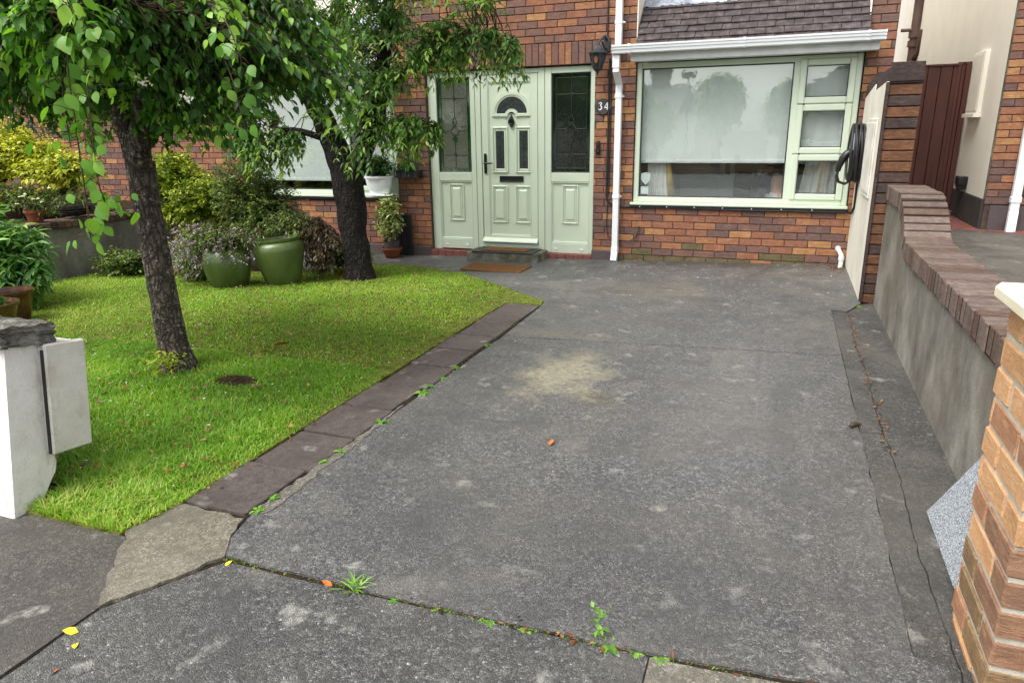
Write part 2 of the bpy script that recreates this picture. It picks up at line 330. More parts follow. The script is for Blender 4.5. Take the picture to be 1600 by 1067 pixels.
# ---- foliage: per-leaf tint attribute
def leafmat(name, cols, rough=0.42, transl=0.3):
    g = NG(name)
    at = g.n('ShaderNodeAttribute', 'Fac', {}, attribute_name='tint')
    k = len(cols)
    c = g.ramp(at, [(i / (k - 1), cols[i]) for i in range(k)])
    p = g.pbr(c, rough, None, 0.4)
    t = g.n('ShaderNodeBsdfTranslucent', 0, {'Color': g.mix(1.0, c, (1.5, 1.7, 0.6), 'MULTIPLY')})
    M[name] = g.done(g.n('ShaderNodeMixShader', 0, {0: transl, 1: p, 2: t}))
leafmat('leaf_styrax', [lin(42, 78, 34), lin(72, 116, 46), lin(102, 152, 56), lin(164, 200, 78)], rough=0.38, transl=0.38)
leafmat('leaf_cherry', [lin(52, 86, 42), lin(82, 122, 58), lin(114, 152, 74), lin(178, 200, 98)], transl=0.4)
leafmat('leaf_yellow', [lin(92, 108, 26), lin(154, 162, 40), lin(196, 196, 58), lin(216, 212, 96)])
leafmat('leaf_lime', [lin(60, 84, 26), lin(108, 132, 34), lin(156, 168, 44), lin(196, 200, 70)])
leafmat('leaf_laurel', [lin(44, 84, 36), lin(76, 124, 50), lin(110, 154, 70), lin(158, 190, 104)])
leafmat('leaf_olive', [lin(62, 84, 38), lin(90, 114, 52), lin(118, 138, 64), lin(154, 166, 86)])
leafmat('leaf_bronze', [lin(60, 48, 40), lin(88, 70, 56), lin(104, 92, 64), lin(112, 116, 68)])
leafmat('leaf_box', [lin(28, 62, 24), lin(46, 90, 34), lin(66, 112, 42), lin(92, 136, 58)])
leafmat('leaf_varieg', [lin(72, 104, 50), lin(116, 140, 76), lin(190, 196, 130), lin(224, 222, 170)])
leafmat('leaf_lilac', [lin(110, 88, 112), lin(150, 128, 152), lin(180, 160, 184), lin(206, 194, 208)])
leafmat('petal_red', [lin(150, 40, 30), lin(190, 60, 44), lin(200, 80, 60), lin(210, 110, 90)])
leafmat('petal_blossom', [lin(214, 206, 210), lin(226, 220, 222), lin(236, 232, 232), lin(240, 238, 238)])
leafmat('grass_blade', [lin(94, 134, 38), lin(122, 164, 48), lin(152, 188, 66), lin(192, 190, 112)], rough=0.5, transl=0.42)
leafmat('weed_leaf', [lin(66, 110, 40), lin(96, 142, 54), lin(126, 168, 70), lin(160, 190, 90)])
leafmat('litter_leaf', [lin(46, 35, 27), lin(92, 60, 40), lin(138, 86, 52), lin(160, 128, 72)], transl=0.1)

# ------------------------------------------------------------------ mesh helpers
class MB:
    def __init__(s): s.v = []; s.f = []; s.mi = []
    def add(s, vs, fs, mi=0):
        b = len(s.v); s.v += [tuple(p) for p in vs]
        for f in fs: s.f.append(tuple(i + b for i in f)); s.mi.append(mi)
        return s
    def box(s, x0, x1, y0, y1, z0, z1, c=0.0, mi=0, xf=None):
        lo = (x0, y0, z0); hi = (x1, y1, z1)
        if c <= 0:
            vs = [(hi[0] if i & 1 else lo[0], hi[1] if i & 2 else lo[1], hi[2] if i & 4 else lo[2]) for i in range(8)]
            fs = [(0, 2, 3, 1), (4, 5, 7, 6), (0, 1, 5, 4), (2, 6, 7, 3), (0, 4, 6, 2), (1, 3, 7, 5)]
        else:
            vs = []
            for i in range(8):
                sg = (i & 1, (i >> 1) & 1, (i >> 2) & 1)
                for a in range(3):
                    p = []
                    for k in range(3):
                        base = hi[k] if sg[k] else lo[k]
                        p.append(base if k == a else base + (-c if sg[k] else c))
                    vs.append(tuple(p))
            V = lambda i, a: i * 3 + a
            fs = []
            for a in range(3):
                u, w = [(1, 2), (0, 2), (0, 1)][a]
                for sg in (0, 1):
                    b = sg << a
                    fs.append((V(b, a), V(b | 1 << u, a), V(b | 1 << u | 1 << w, a), V(b | 1 << w, a)))
            for e in range(3):
                a, b2 = [k for k in range(3) if k != e]
                for sa in (0, 1):
                    for sb in (0, 1):
                        i = sa << a | sb << b2; j = i | 1 << e
                        fs.append((V(i, a), V(j, a), V(j, b2), V(i, b2)))
            for i in range(8): fs.append((V(i, 0), V(i, 1), V(i, 2)))
        if xf is not None: vs = [tuple(xf @ Vector(p)) for p in vs]
        return s.add(vs, fs, mi)
    def tube(s, pts, rad, n=8, mi=0, cap=True, flat=1.0, wob=0.0):
        pts = [Vector(p) for p in pts]; k = len(pts)
        if not hasattr(rad, '__len__'): rad = [rad] * k
        vs = []; up = Vector((0.13, 0.21, 1)).normalized()
        t0 = (pts[1] - pts[0]).normalized()
        side = t0.cross(up)
        if side.length < 0.05: side = t0.cross(Vector((1, 0, 0)))
        side.normalize()
        for i in range(k):
            t = (pts[min(i + 1, k - 1)] - pts[max(i - 1, 0)]).normalized()
            side = (side - t * side.dot(t)).normalized(); oth = t.cross(side)
            for j in range(n):
                a = 2 * math.pi * j / n
                r = rad[i] * (1 + (random.uniform(-wob, wob) if wob else 0))
                vs.append(pts[i] + side * math.cos(a) * r + oth * math.sin(a) * r * flat)
        fs = []
        for i in range(k - 1):
            for j in range(n):
                fs.append((i * n + j, i * n + (j + 1) % n, (i + 1) * n + (j + 1) % n, (i + 1) * n + j))
        if cap: fs.append(tuple(range(n - 1, -1, -1))); fs.append(tuple((k - 1) * n + j for j in range(n)))
        return s.add(vs, fs, mi)
    def lathe(s, prof, c=(0, 0, 0), n=28, mi=0, cap=(False, False), axis='Z', jit=0.0):
        vs = []
        for r, h in prof:
            for j in range(n):
                a = 2 * math.pi * j / n
                x, y = r * math.cos(a), r * math.sin(a)
                p = (x, y, h) if axis == 'Z' else ((h, x, y) if axis == 'X' else (x, h, y))
                vs.append((p[0] + c[0], p[1] + c[1], p[2] + c[2]))
        fs = []
        for i in range(len(prof) - 1):
            for j in range(n): fs.append((i * n + j, i * n + (j + 1) % n, (i + 1) * n + (j + 1) % n, (i + 1) * n + j))
        if cap[0]: fs.append(tuple(range(n - 1, -1, -1)))
        if cap[1]: fs.append(tuple((len(prof) - 1) * n + j for j in range(n)))
        return s.add(vs, fs, mi)
    def prism(s, poly, a0, a1, axis='Y', mi=0):
        """poly 2D extruded along axis: axis Y -> poly=(x,z); X -> poly=(y,z); Z -> poly=(x,y)"""
        def P(u, v, a): return (u, a, v) if axis == 'Y' else ((a, u, v) if axis == 'X' else (u, v, a))
        n = len(poly)
        vs = [P(u, v, a0) for u, v in poly] + [P(u, v, a1) for u, v in poly]
        fs = [tuple(range(n)), tuple(range(2 * n - 1, n - 1, -1))] + [(i, (i + 1) % n, n + (i + 1) % n, n + i) for i in range(n)]
        return s.add(vs, fs, mi)
    def mesh(s, name, mats, smooth=False):
        me = bpy.data.meshes.new(name); me.from_pydata(s.v, [], s.f)
        for m in (mats if isinstance(mats, (list, tuple)) else [mats]): me.materials.append(m)
        if any(s.mi): me.polygons.foreach_set('material_index', s.mi)
        bm = bmesh.new(); bm.from_mesh(me); bmesh.ops.recalc_face_normals(bm, faces=bm.faces)
        bm.to_mesh(me); bm.free()
        if smooth:
            me.polygons.foreach_set('use_smooth', [True] * len(me.polygons))
            if smooth != 'all':
                try: me.set_sharp_from_angle(angle=R(smooth if smooth is not True else 40))
                except Exception: pass
        return me
    def build(s, name, mats, parent=None, smooth=False):
        return link(name, s.mesh(name, mats, smooth), parent)

def link(name, me, parent=None):
    o = bpy.data.objects.new(name, me); COL.objects.link(o)
    if parent is not None: setpar(o, parent)
    return o
def world_loc(p):
    l = Vector(p.location)
    while p.parent is not None: p = p.parent; l = l + Vector((0, 0, 0)) if p is None else l
    return l
def setpar(o, p):
    o.parent = p; o.matrix_parent_inverse = Matrix.Translation(-Vector(p['_w'])) if '_w' in p else Matrix.Identity(4)
def thing(name, label, cat, loc=(0, 0, 0), group=None):
    o = bpy.data.objects.new(name, None); COL.objects.link(o); o.empty_display_size = 0.1
    o.location = loc; o['_w'] = tuple(float(x) for x in loc)
    return tag(o, label, cat, group)
def tag(o, label=None, cat=None, group=None, kind=None):
    if label: o['label'] = label
    if cat: o['category'] = cat
    if group: o['group'] = group
    if kind: o['kind'] = kind
    return o
def struct(o): o['kind'] = 'structure'; return o
def stuff(o): o['kind'] = 'stuff'; return o

def gz(x, y):
    """ground height: the paving falls slightly to the left along the house front"""
    t = min(1.0, max(0.0, (y + 3.2) / 2.9)); t = t * t * (3 - 2 * t)
    return 0.023 * min(1.8, max(-5.5, x + 0.6)) * t
def vgz(X, Y):
    t = np.clip((Y + 3.2) / 2.9, 0, 1); t = t * t * (3 - 2 * t)
    return 0.023 * np.clip(X + 0.6, -5.5, 1.8) * t

def np_mesh(name, V, T, mat, tint=None, smooth=False):
    me = bpy.data.meshes.new(name)
    nv, nt = len(V), len(T)
    me.vertices.add(nv); me.vertices.foreach_set('co', np.ascontiguousarray(V, dtype=np.float32).ravel())
    me.loops.add(nt * 3); me.loops.foreach_set('vertex_index', np.ascontiguousarray(T, dtype=np.int32).ravel())
    me.polygons.add(nt); me.polygons.foreach_set('loop_start', np.arange(0, nt * 3, 3, dtype=np.int32))
    me.polygons.foreach_set('loop_total', np.full(nt, 3, dtype=np.int32))
    if smooth: me.polygons.foreach_set('use_smooth', np.ones(nt, dtype=bool))
    if tint is not None:
        a = me.attributes.new('tint', 'FLOAT', 'POINT'); a.data.foreach_set('value', np.ascontiguousarray(tint, dtype=np.float32))
    me.materials.append(mat); me.update(); me.validate(); return me

def norm(a): return a / np.maximum(1e-9, np.linalg.norm(a, axis=-1, keepdims=True))
def leaf_arrays(P, D, N, L, Wd, curve=0.25, shape='ovate'):
    """leaf blades: 6 vertices, 4 triangles each"""
    n = len(P); D = norm(D); S_ = norm(np.cross(D, N)); N = norm(np.cross(S_, D))
    L = np.broadcast_to(L, (n,))[:, None]; Wd = np.broadcast_to(Wd, (n,))[:, None]
    st = {'ovate': [(0.0, 0.03), (0.32, 0.5), (0.68, 0.38)], 'lance': [(0.0, 0.05), (0.3, 0.5), (0.65, 0.36)], 'round': [(0.0, 0.12), (0.35, 0.55), (0.75, 0.42)]}[shape]
    V = np.zeros((n, 7, 3))
    V[:, 0] = P
    for i, (t, w) in enumerate(st[1:]):
        c = P + D * L * t - N * (L * curve * t * t)
        fold = N * (Wd * 0.16)
        V[:, 1 + i * 2] = c + S_ * Wd * w + fold; V[:, 2 + i * 2] = c - S_ * Wd * w + fold
    V[:, 5] = P + D * L - N * (L * curve)
    V[:, 6] = P + D * L * 0.5 - N * (L * curve * 0.25)
    base = np.array([(0, 6, 1), (0, 2, 6), (1, 6, 3), (2, 4, 6), (3, 6, 5), (4, 5, 6)])
    T = (base[None] + (np.arange(n) * 7)[:, None, None]).reshape(-1, 3)
    return V.reshape(-1, 3), T, 7

def twig_mesh(name, paths, r0, r1, mat):
    """paths: (n,k,3): thin three-sided tapering tubes"""
    n, k, _ = paths.shape
    t = np.gradient(paths, axis=1); t = norm(t)
    a = norm(np.cross(t, np.array([0.3, 0.2, 1.0]))); b = np.cross(t, a)
    rr = np.linspace(r0, r1, k)[None, :, None]
    ring = np.stack([paths + a * rr * math.cos(q) + b * rr * math.sin(q) for q in (0, 2.094, 4.189)], axis=2)
    V = ring.reshape(-1, 3); T = []
    idx = np.arange(n * k * 3).reshape(n, k, 3)
    for j in range(3):
        p0 = idx[:, :-1, j]; p1 = idx[:, :-1, (j + 1) % 3]; q0 = idx[:, 1:, j]; q1 = idx[:, 1:, (j + 1) % 3]
        T.append(np.stack([p0, p1, q1], -1).reshape(-1, 3)); T.append(np.stack([p0, q1, q0], -1).reshape(-1, 3))
    return np_mesh(name, V, np.concatenate(T), mat, smooth=True)

def in_ellipsoid(n, c, r, shell=0.0):
    u = norm(RNG.normal(size=(n, 3))); q = RNG.random(n) ** (1 / 3.0); q = shell + (1 - shell) * q
    return np.array(c) + u * q[:, None] * np.array(r)

def crown(skel, blobs, per, leaf, width, shape='ovate', droop=0.5, frac=0.55, tint=(0.35, 0.22), young=0.08, curve=0.25, sag=0.12, shell=0.25, reach=1.2, spread=0.75, tk=7, leafvar=0.3, exclude=None):
    """twigs from the skeleton into blobs (cx,cy,cz,rx,ry,rz,count); leaves alternate on the outer part.
    returns twig paths and leaf arrays (P,D,N,L,W,tint)"""
    skel = np.array(skel); ends = []
    for b in blobs: ends.append(in_ellipsoid(int(b[6]), b[:3], b[3:6], shell))
    E = np.concatenate(ends)
    if exclude is not None: E = E[~exclude(E)]
    dist = np.linalg.norm(E[:, None] - skel[None], axis=2) + RNG.random((len(E), len(skel))) * 0.25
    B = skel[dist.argmin(1)]
    vec = E - B; ln = np.linalg.norm(vec, axis=1, keepdims=True)
    B = np.where(ln > reach, E - vec / ln * reach, B); vec = E - B; ln = np.linalg.norm(vec, axis=1)
    t = np.linspace(0, 1, tk)
    paths = B[:, None] + vec[:, None] * t[None, :, None]
    paths[:, :, 2] += (np.sin(t * math.pi * 0.9) * 0.16)[None] * ln[:, None] - (t ** 2 * sag)[None]
    wob = RNG.normal(size=paths.shape) * 0.018; wob[:, 0] = 0; paths += wob
    n = len(E); tt = 1 - frac * np.linspace(0, 1, per)[None] * np.ones((n, 1)) + RNG.normal(size=(n, per)) * 0.02
    tt = np.clip(tt, 0.02, 1.0); f = tt * (tk - 1); i0 = np.minimum(f.astype(int), tk - 2); w = (f - i0)[..., None]
    ar = np.arange(n)[:, None]
    P = paths[ar, i0] * (1 - w) + paths[ar, i0 + 1] * w
    T_ = norm(paths[ar, i0 + 1] - paths[ar, i0])
    side = norm(np.cross(T_, np.array([0, 0, 1.0])) + 1e-6)
    sg = np.where(np.arange(per) % 2 == 0, 1.0, -1.0)[None, :, None]
    D = T_ * 0.55 + side * sg * spread + RNG.normal(size=P.shape) * 0.28; D[..., 2] -= droop
    N = np.zeros_like(D); N[..., 2] = 1; N += RNG.normal(size=D.shape) * 0.35
    tip = (np.arange(per) < max(1, int(per * 0.25)))[None]
    tw = np.clip(RNG.normal(tint[0], tint[1], size=(n, 1)) + RNG.normal(0, 0.1, size=(n, per)), 0, 0.78)
    yg = (RNG.random((n, 1)) < young) & tip
    tw = np.where(yg, RNG.uniform(0.8, 1.0, size=(n, per)), tw)
    L = leaf * (1 + RNG.normal(0, leafvar, size=(n, per))).clip(0.45, 1.7)
    return paths, (P.reshape(-1, 3), D.reshape(-1, 3), N.reshape(-1, 3), L.ravel(), (L * width).ravel(), tw.ravel())

def leaves_obj(name, arr, mat, parent, shape='ovate', curve=0.25):
    P, D, N, L, Wd, tw = arr
    V, T, k = leaf_arrays(P, D, N, L, Wd, curve, shape)
    return link(name, np_mesh(name, V, T, mat, np.repeat(tw, k)), parent)
def bush(parent, skel, blobs, per, leaf, width, mat, shape='ovate', stems=True, twig_r=0.004, **kw):
    paths, arr = crown(skel, blobs, per, leaf, width, shape, **kw)
    o = leaves_obj('foliage', arr, M[mat], parent, shape, kw.get('curve', 0.25))
    if stems: link('stem', twig_mesh('stem', paths, twig_r, twig_r * 0.35, M['bark_twig']), parent)
    return o, paths

# ================================================================== THE SETTING
def sheet(name, poly, z, mat, thick=0.12, jag=0.0, seg=0.12, grid=None, bevel=0.006):
    """a slab cast on the ground: outline (x,y), top at z (+gz), real thickness, optionally ragged edges"""
    pts = []
    n = len(poly)
    for i in range(n):
        a = Vector(poly[i]); b = Vector(poly[(i + 1) % n]); k = max(1, int((b - a).length / seg)) if jag else 1
        for j in range(k):
            p = a.lerp(b, j / k)
            if jag and j: p = p + Vector((random.uniform(-jag, jag), random.uniform(-jag, jag)))
            pts.append(p)
    bm = bmesh.new()
    vs = [bm.verts.new((p.x, p.y, 0)) for p in pts]
    f = bm.faces.new(vs)
    if f.normal.z < 0: f.normal_flip()
    f.normal_update()
    if f.normal.z < 0: bmesh.ops.reverse_faces(bm, faces=[f])
    if grid:
        for ax, lo, hi in ((Vector((1, 0, 0)), min(p.x for p in pts), max(p.x for p in pts)), (Vector((0, 1, 0)), min(p.y for p in pts), max(p.y for p in pts))):
            q = lo + grid
            while q < hi:
                bmesh.ops.bisect_plane(bm, geom=bm.verts[:] + bm.edges[:] + bm.faces[:], plane_co=ax * q, plane_no=ax); q += grid
    top = bm.faces[:]
    ret = bmesh.ops.extrude_face_region(bm, geom=top)
    nv = [e for e in ret['geom'] if isinstance(e, bmesh.types.BMVert)]
    tops = set(nv)
    for v in bm.verts:
        zz = z + (gz(v.co.x, v.co.y) if grid else 0.0)
        v.co.z = zz if v in tops else zz - thick
    bmesh.ops.recalc_face_normals(bm, faces=bm.faces)
    me = bpy.data.meshes.new(name); bm.to_mesh(me); bm.free(); me.materials.append(M[mat] if isinstance(mat, str) else mat)
    return link(name, me)

# far ground, road, pavement
g0 = sheet('ground', [(-400, -400), (400, -400), (400, 400), (-400, 400)], -0.20, 'soil', 0.05); struct(g0)
rd = sheet('road', [(-60, -17.5), (60, -17.5), (60, -10.2), (-60, -10.2)], -0.13, 'road_asphalt', 0.05); struct(rd)
kb = sheet('kerb', [(-60, -10.19), (60, -10.19), (60, -10.05), (-60, -10.05)], -0.03, 'pale_concrete', 0.15); struct(kb)
pv = sheet('pavement', [(-60, -10.04), (60, -10.04), (60, -7.5), (-60, -7.5)], -0.022, 'path_dark', 0.12); struct(pv)
p1 = sheet('pavement_bay_brown', [(-9, -7.49), (-1.868, -7.49), (-1.872, -6.53), (-2.13, -6.20), (-2.56, -6.195), (-9, -6.195)], -0.004, 'path_brown', 0.12, jag=0.003); struct(p1)
p2 = sheet('pavement_bay_dark', [(-1.858, -7.49), (-0.241, -7.49), (-0.236, -6.168), (-1.0, -6.190), (-1.67, -6.198), (-1.862, -6.525)], -0.007, 'path_dark', 0.12, jag=0.004); struct(p2)
p3 = sheet('pavement_bay_pale', [(-0.235, -7.49), (3.5, -7.49), (3.5, -6.12), (0.72, -6.110), (-0.231, -6.170)], -0.005, 'path_pale', 0.12, jag=0.004); struct(p3)
# corner patch of pale mortar
pc = sheet('mortar_patch', [(-1.866, -6.532), (-2.145, -6.19), (-2.19, -6.10), (-2.10, -5.952), (-1.80, -5.962), (-1.745, -6.10), (-1.69, -6.185), (-1.70, -6.205)], 0.003, 'pale_concrete', 0.10, jag=0.010, seg=0.035); struct(pc)
# driveway slabs
jf = sheet('joint_filling', [(-2.6, -6.6), (3.4, -6.6), (3.4, -6.0), (0.8, -6.0), (0.8, -1.5), (0.4, -1.5), (0.4, -3.6), (-1.85, -3.6), (-2.2, -6.0)], -0.009, 'joint_fill', 0.05); struct(jf)
d1 = sheet('driveway', [(-1.735, -6.180), (-1.0, -6.180), (-0.235, -6.158), (0.52, -6.092), (0.525, -5.95), (0.4445, -5.93), (0.437, -3.122), (-1.765, -3.365), (-1.79, -5.95)], 0.0, 'drive_concrete', 0.12, jag=0.004, seg=0.08, bevel=0); struct(d1)
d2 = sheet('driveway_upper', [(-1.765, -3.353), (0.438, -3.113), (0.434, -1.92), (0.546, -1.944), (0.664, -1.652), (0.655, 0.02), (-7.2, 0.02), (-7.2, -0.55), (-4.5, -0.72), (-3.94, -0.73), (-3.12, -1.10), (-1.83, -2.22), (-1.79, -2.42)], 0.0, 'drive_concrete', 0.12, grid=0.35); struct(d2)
# ribbon between the two right-hand joints, and the strip along the wall: ragged crack between
crk = [(0.545 + 0.006 * math.sin(i * 0.23) + 0.003 * math.sin(i * 1.7) + random.uniform(-0.0035, 0.0035), -1.95 - i * 0.045) for i in range(92)]
st1 = sheet('driveway_ribbon', [(0.4462, -6.08)] + [(0.4385, -1.93)] + [(x - random.uniform(0.0, 0.003), y) for x, y in crk] + [(0.535, -6.08)], -0.001, 'drive_strip', 0.12); struct(st1)
st2 = sheet('driveway_margin', [(x + random.uniform(0.0, 0.003), y) for x, y in crk] + [(0.541, -6.08), (0.8, -6.08), (0.8, -1.5), (0.658, -1.65)], 0.002, 'drive_strip', 0.12); struct(st2)
m = MB()
ys = [(-6.1, -0.02), (-3.0, 0.12), (-0.5, 0.27), (0.6, 0.305), (12, 0.305)]
for (ya, za), (yb, zb) in zip(ys[:-1], ys[1:]):
    m.add([(1.0, ya, za), (8, ya, za), (8, yb, zb), (1.0, yb, zb)], [(0, 1, 2, 3)])
nd = m.build('neighbour_driveway', M['neighbour_drive']); struct(nd)

# edging slabs (each its own piece), children of one edging
edg = struct(sheet('edging', [(-2.105, -5.945), (-1.80, -5.945), (-1.80, -2.41), (-2.105, -2.41)], -0.035, 'soil', 0.05))
yj = [-5.945, -5.56, -5.20, -4.84, -4.48, -4.11, -3.76, -3.42, -3.09, -2.74, -2.42]
for i in range(10):
    b = MB(); a0, a1 = yj[i] + 0.007, yj[i + 1] - 0.007
    tl = random.uniform(-0.004, 0.004)
    b.box(-2.10 + random.uniform(-0.006, 0.004), -1.802 + random.uniform(-0.006, 0.006), a0, a1, -0.045, 0.006 + tl, 0.004, xf=Matrix.Rotation(random.uniform(-0.004, 0.004), 4, 'Z'))
    o = b.build('edging_slab', M['edging_slab'], edg)
# crumbling mortar fillet between slabs and drive
fl = sheet('mortar_fillet', [(-1.797, -5.93), (-1.797, -4.75), (-1.785, -4.75), (-1.772, -5.0), (-1.750, -5.3), (-1.760, -5.5), (-1.735, -5.7), (-1.748, -5.9)], 0.003, 'path_pale', 0.05, jag=0.010, seg=0.035); struct(fl)

# lawn: soil sheet and blades of grass
LAWN = [(-6.85, -6.0), (-6.85, -2.0), (-5.6, -1.75), (-4.75, -1.35), (-4.5, -0.80), (-3.94, -0.76), (-3.12, -1.13), (-1.84, -2.22), (-1.80, -2.40), (-2.112, -2.40), (-2.112, -5.94), (-2.125, -6.05), (-2.16, -6.20), (-2.40, -6.205), (-2.64, -6.205), (-2.66, -6.0)]
lw = sheet('lawn', LAWN, 0.004, 'thatch', 0.10, grid=0.35); struct(lw)
def inside(X, Y, poly):
    c = np.zeros(len(X), bool); n = len(poly)
    for i in range(n):
        x1, y1 = poly[i]; x2, y2 = poly[(i + 1) % n]
        k = ((y1 > Y) != (y2 > Y)) & (X < (x2 - x1) * (Y - y1) / (y2 - y1 + 1e-12) + x1); c ^= k
    return c
def vnoise(X, Y, s, seed):
    r = np.random.default_rng(seed); G = r.random((64, 64)); x = X * s; y = Y * s
    xi = np.floor(x).astype(int); yi = np.floor(y).astype(int); fx = x - xi; fy = y - yi
    fx = fx * fx * (3 - 2 * fx); fy = fy * fy * (3 - 2 * fy)
    g_ = lambda a, b: G[a % 64, b % 64]
    return (g_(xi, yi) * (1 - fx) + g_(xi + 1, yi) * fx) * (1 - fy) + (g_(xi, yi + 1) * (1 - fx) + g_(xi + 1, yi + 1) * fx) * fy
def grass(n, region, hmin, hmax, wid, name):
    X = RNG.uniform(region[0], region[1], n); Y = RNG.uniform(region[2], region[3], n)
    k = inside(X, Y, LAWN)
    k &= (X + 3.45) ** 2 + (Y + 4.66) ** 2 > 0.012
    k &= RNG.random(n) < np.clip(np.hypot(X + 3.45, Y + 4.66) / 0.42, 0.25, 1) ** 0.8
    k &= RNG.random(n) < np.clip(np.hypot(X + 3.99, Y + 1.73) / 0.55, 0.25, 1)
    k &= ~(((X + 2.90) / 0.13) ** 2 + ((Y + 4.75) / 0.09) ** 2 < 1)
    patch = vnoise(X, Y, 1.3, 5); fine = vnoise(X, Y, 6, 9)
    k &= RNG.random(n) < 0.35 + 0.75 * patch * (0.5 + vnoise(X, Y, 9, 21))
    X, Y, patch, fine = X[k], Y[k], patch[k], fine[k]; n = len(X)
    near = np.clip((-4.4 - Y) / 1.6, 0, 1) + 0.9 * np.clip((-5.75 - Y) / 0.35, 0, 1)
    edge_ = np.clip((-2.112 - X) / 0.16, 0.25, 1) * np.where(X > -2.12, 1.6, 1.0)
    H = RNG.uniform(hmin, hmax, n) * (0.6 + 0.7 * fine) * (1 + 0.5 * near) * np.clip(edge_, 0.45, 1)
    a = RNG.uniform(0, 2 * np.pi, n); lean = RNG.uniform(0.15, 1.7, n) * H
    base = np.stack([X, Y, vgz(X, Y) + 0.002], 1)
    sd = np.stack([-np.sin(a), np.cos(a), np.zeros(n)], 1) * (wid * RNG.uniform(0.7, 1.3, n))[:, None]
    dr = np.stack([np.cos(a), np.sin(a), np.zeros(n)], 1)
    mid = base + dr * (lean * 0.3)[:, None]; mid[:, 2] += H * 0.6
    tip = base + dr * lean[:, None]; tip[:, 2] += H * (1 - 0.25 * RNG.random(n))
    V = np.stack([base - sd, base + sd, mid - sd * 0.8, mid + sd * 0.8, tip], 1).reshape(-1, 3)
    T = (np.array([(0, 1, 3), (0, 3, 2), (2, 3, 4)])[None] + (np.arange(n) * 5)[:, None, None]).reshape(-1, 3)
    dry = (RNG.random(n) < 0.05 + 0.13 * np.clip((patch - .55) * 4, 0, 1) + 0.22 * np.clip((-5.85 - Y) / 0.25, 0, 1)).astype(float)
    tint = np.clip(0.40 + (patch - 0.5) * 0.55 + (vnoise(X, Y, 3.1, 3) - 0.5) * 0.5 + RNG.normal(0, 0.14, n), 0, 0.8) * (1 - dry) + dry * RNG.uniform(0.85, 1, n)
    o = link(name, np_mesh(name, V, T, M['grass_blade'], np.repeat(tint, 5)))
    return tag(o, 'short bright green grass growing over the lawn', 'grass', kind='stuff')
# one lawn of blades: denser close to the gateway
def all_grass():
    parts = [(105000, (-4.4, -2.0, -6.2, -4.3), 0.014, 0.032, 0.0026), (120000, (-6.9, -1.7, -4.6, -0.7), 0.012, 0.024, 0.0032), (30000, (-6.9, -4.2, -6.2, -4.3), 0.014, 0.028, 0.003)]
    Vs, Ts, ts, off = [], [], [], 0
    for n, reg, a, b, w in parts:
        o = grass(n, reg, a, b, w, 'grass_tmp'); me = o.data
        v = np.zeros(len(me.vertices) * 3, np.float32); me.vertices.foreach_get('co', v)
        t = np.zeros(len(me.polygons) * 3, np.int32); me.loops.foreach_get('vertex_index', t)
        q = np.zeros(len(me.vertices), np.float32); me.attributes['tint'].data.foreach_get('value', q)
        Vs.append(v.reshape(-1, 3)); Ts.append(t.reshape(-1, 3) + off); ts.append(q); off += len(q)
        bpy.data.objects.remove(o); bpy.data.meshes.remove(me)
    o = link('grass', np_mesh('grass', np.concatenate(Vs), np.concatenate(Ts), M['grass_blade'], np.concatenate(ts)))
    tag(o, 'short bright green grass growing over the lawn', 'grass', kind='stuff')
all_grass()

# ================================================================== THE HOUSE
house = thing('brick_house', 'brick house with sage green front door and wide front windows', 'house', (-3.0, 0.0, -0.1))
OPEN = [(-4.02, -1.985, -0.2, 2.06), (-1.545, 0.615, 0.585, 5.0), (-6.74, -4.455, 0.60, 5.0)]
XL, XR, ZB, ZT = -13.0, 0.855, -0.15, 4.4
def rects_minus(x0, x1, z0, z1, ops):
    out = [(x0, x1, z0, z1)]
    for (a, b, c, d_) in ops:
        nx = []
        for (p, q, r, s) in out:
            if b <= p or a >= q or d_ <= r or c >= s: nx.append((p, q, r, s)); continue
            if p < a: nx.append((p, a, r, s))
            if q > b: nx.append((b, q, r, s))
            lo, hi = max(p, a), min(q, b)
            if r < c: nx.append((lo, hi, r, c))
            if s > d_: nx.append((lo, hi, d_, s))
        out = nx
    return out
m = MB()
for (a, b, c, d_) in rects_minus(XL, XR, ZB, ZT, OPEN): m.box(a, b, 0.010, 0.24, c, d_)
# reveals in cream beside the bays' roofs; recessed wall above the bay roofs
wall = m.build('wall', M['mortar'], house)
# courses of bricks
BW, BH, J = 0.215, 0.0665, 0.0085
HSET = []
def course_rects():
    out = []
    z = -0.11; k = 0
    while z < ZT - 0.05:
        z0, z1 = z + 0.004, z + 0.075 - 0.0045
        x = XL + (0.1125 if k % 2 else 0.0) - 0.225 + 0.02 * math.sin(k * 1.7)
        while x < XR:
            a, b = x + 0.004, x + 0.225 - 0.004
            spans = [(max(a, XL), min(b, XR))]
            for (oa, ob, oc, od) in OPEN + [(-4.12, -1.90, 2.06, 2.288)]:
                if z1 <= oc + 0.012 or z0 >= od - 0.012: continue
                ns = []
                for (p, q) in spans:
                    if ob <= p or oa >= q: ns.append((p, q)); continue
                    if p < oa: ns.append((p, oa - 0.001))
                    if q > ob: ns.append((ob + 0.001, q))
                spans = ns
            for (p, q) in spans:
                if q - p > 0.02: out.append((p, q, z0, z1))
            x += 0.225
        z += 0.075; k += 1
    # soldier course over the door
    x = -4.12
    while x < -1.93: out.append((x + 0.004, x + 0.071, 2.064, 2.284)); x += 0.075
    return out
def pal(x=0.0, z=9.0):
    if z < 0.075 and random.random() < (0.8 if x > -2 else 0.45): return 6
    if z < 0.16 and x > -1.9 and random.random() < 0.25: return 6
    return random.choices(range(6), [2.2, 2.4, 2.8, 1.4, 2.8, 2.2])[0]
BC = {}
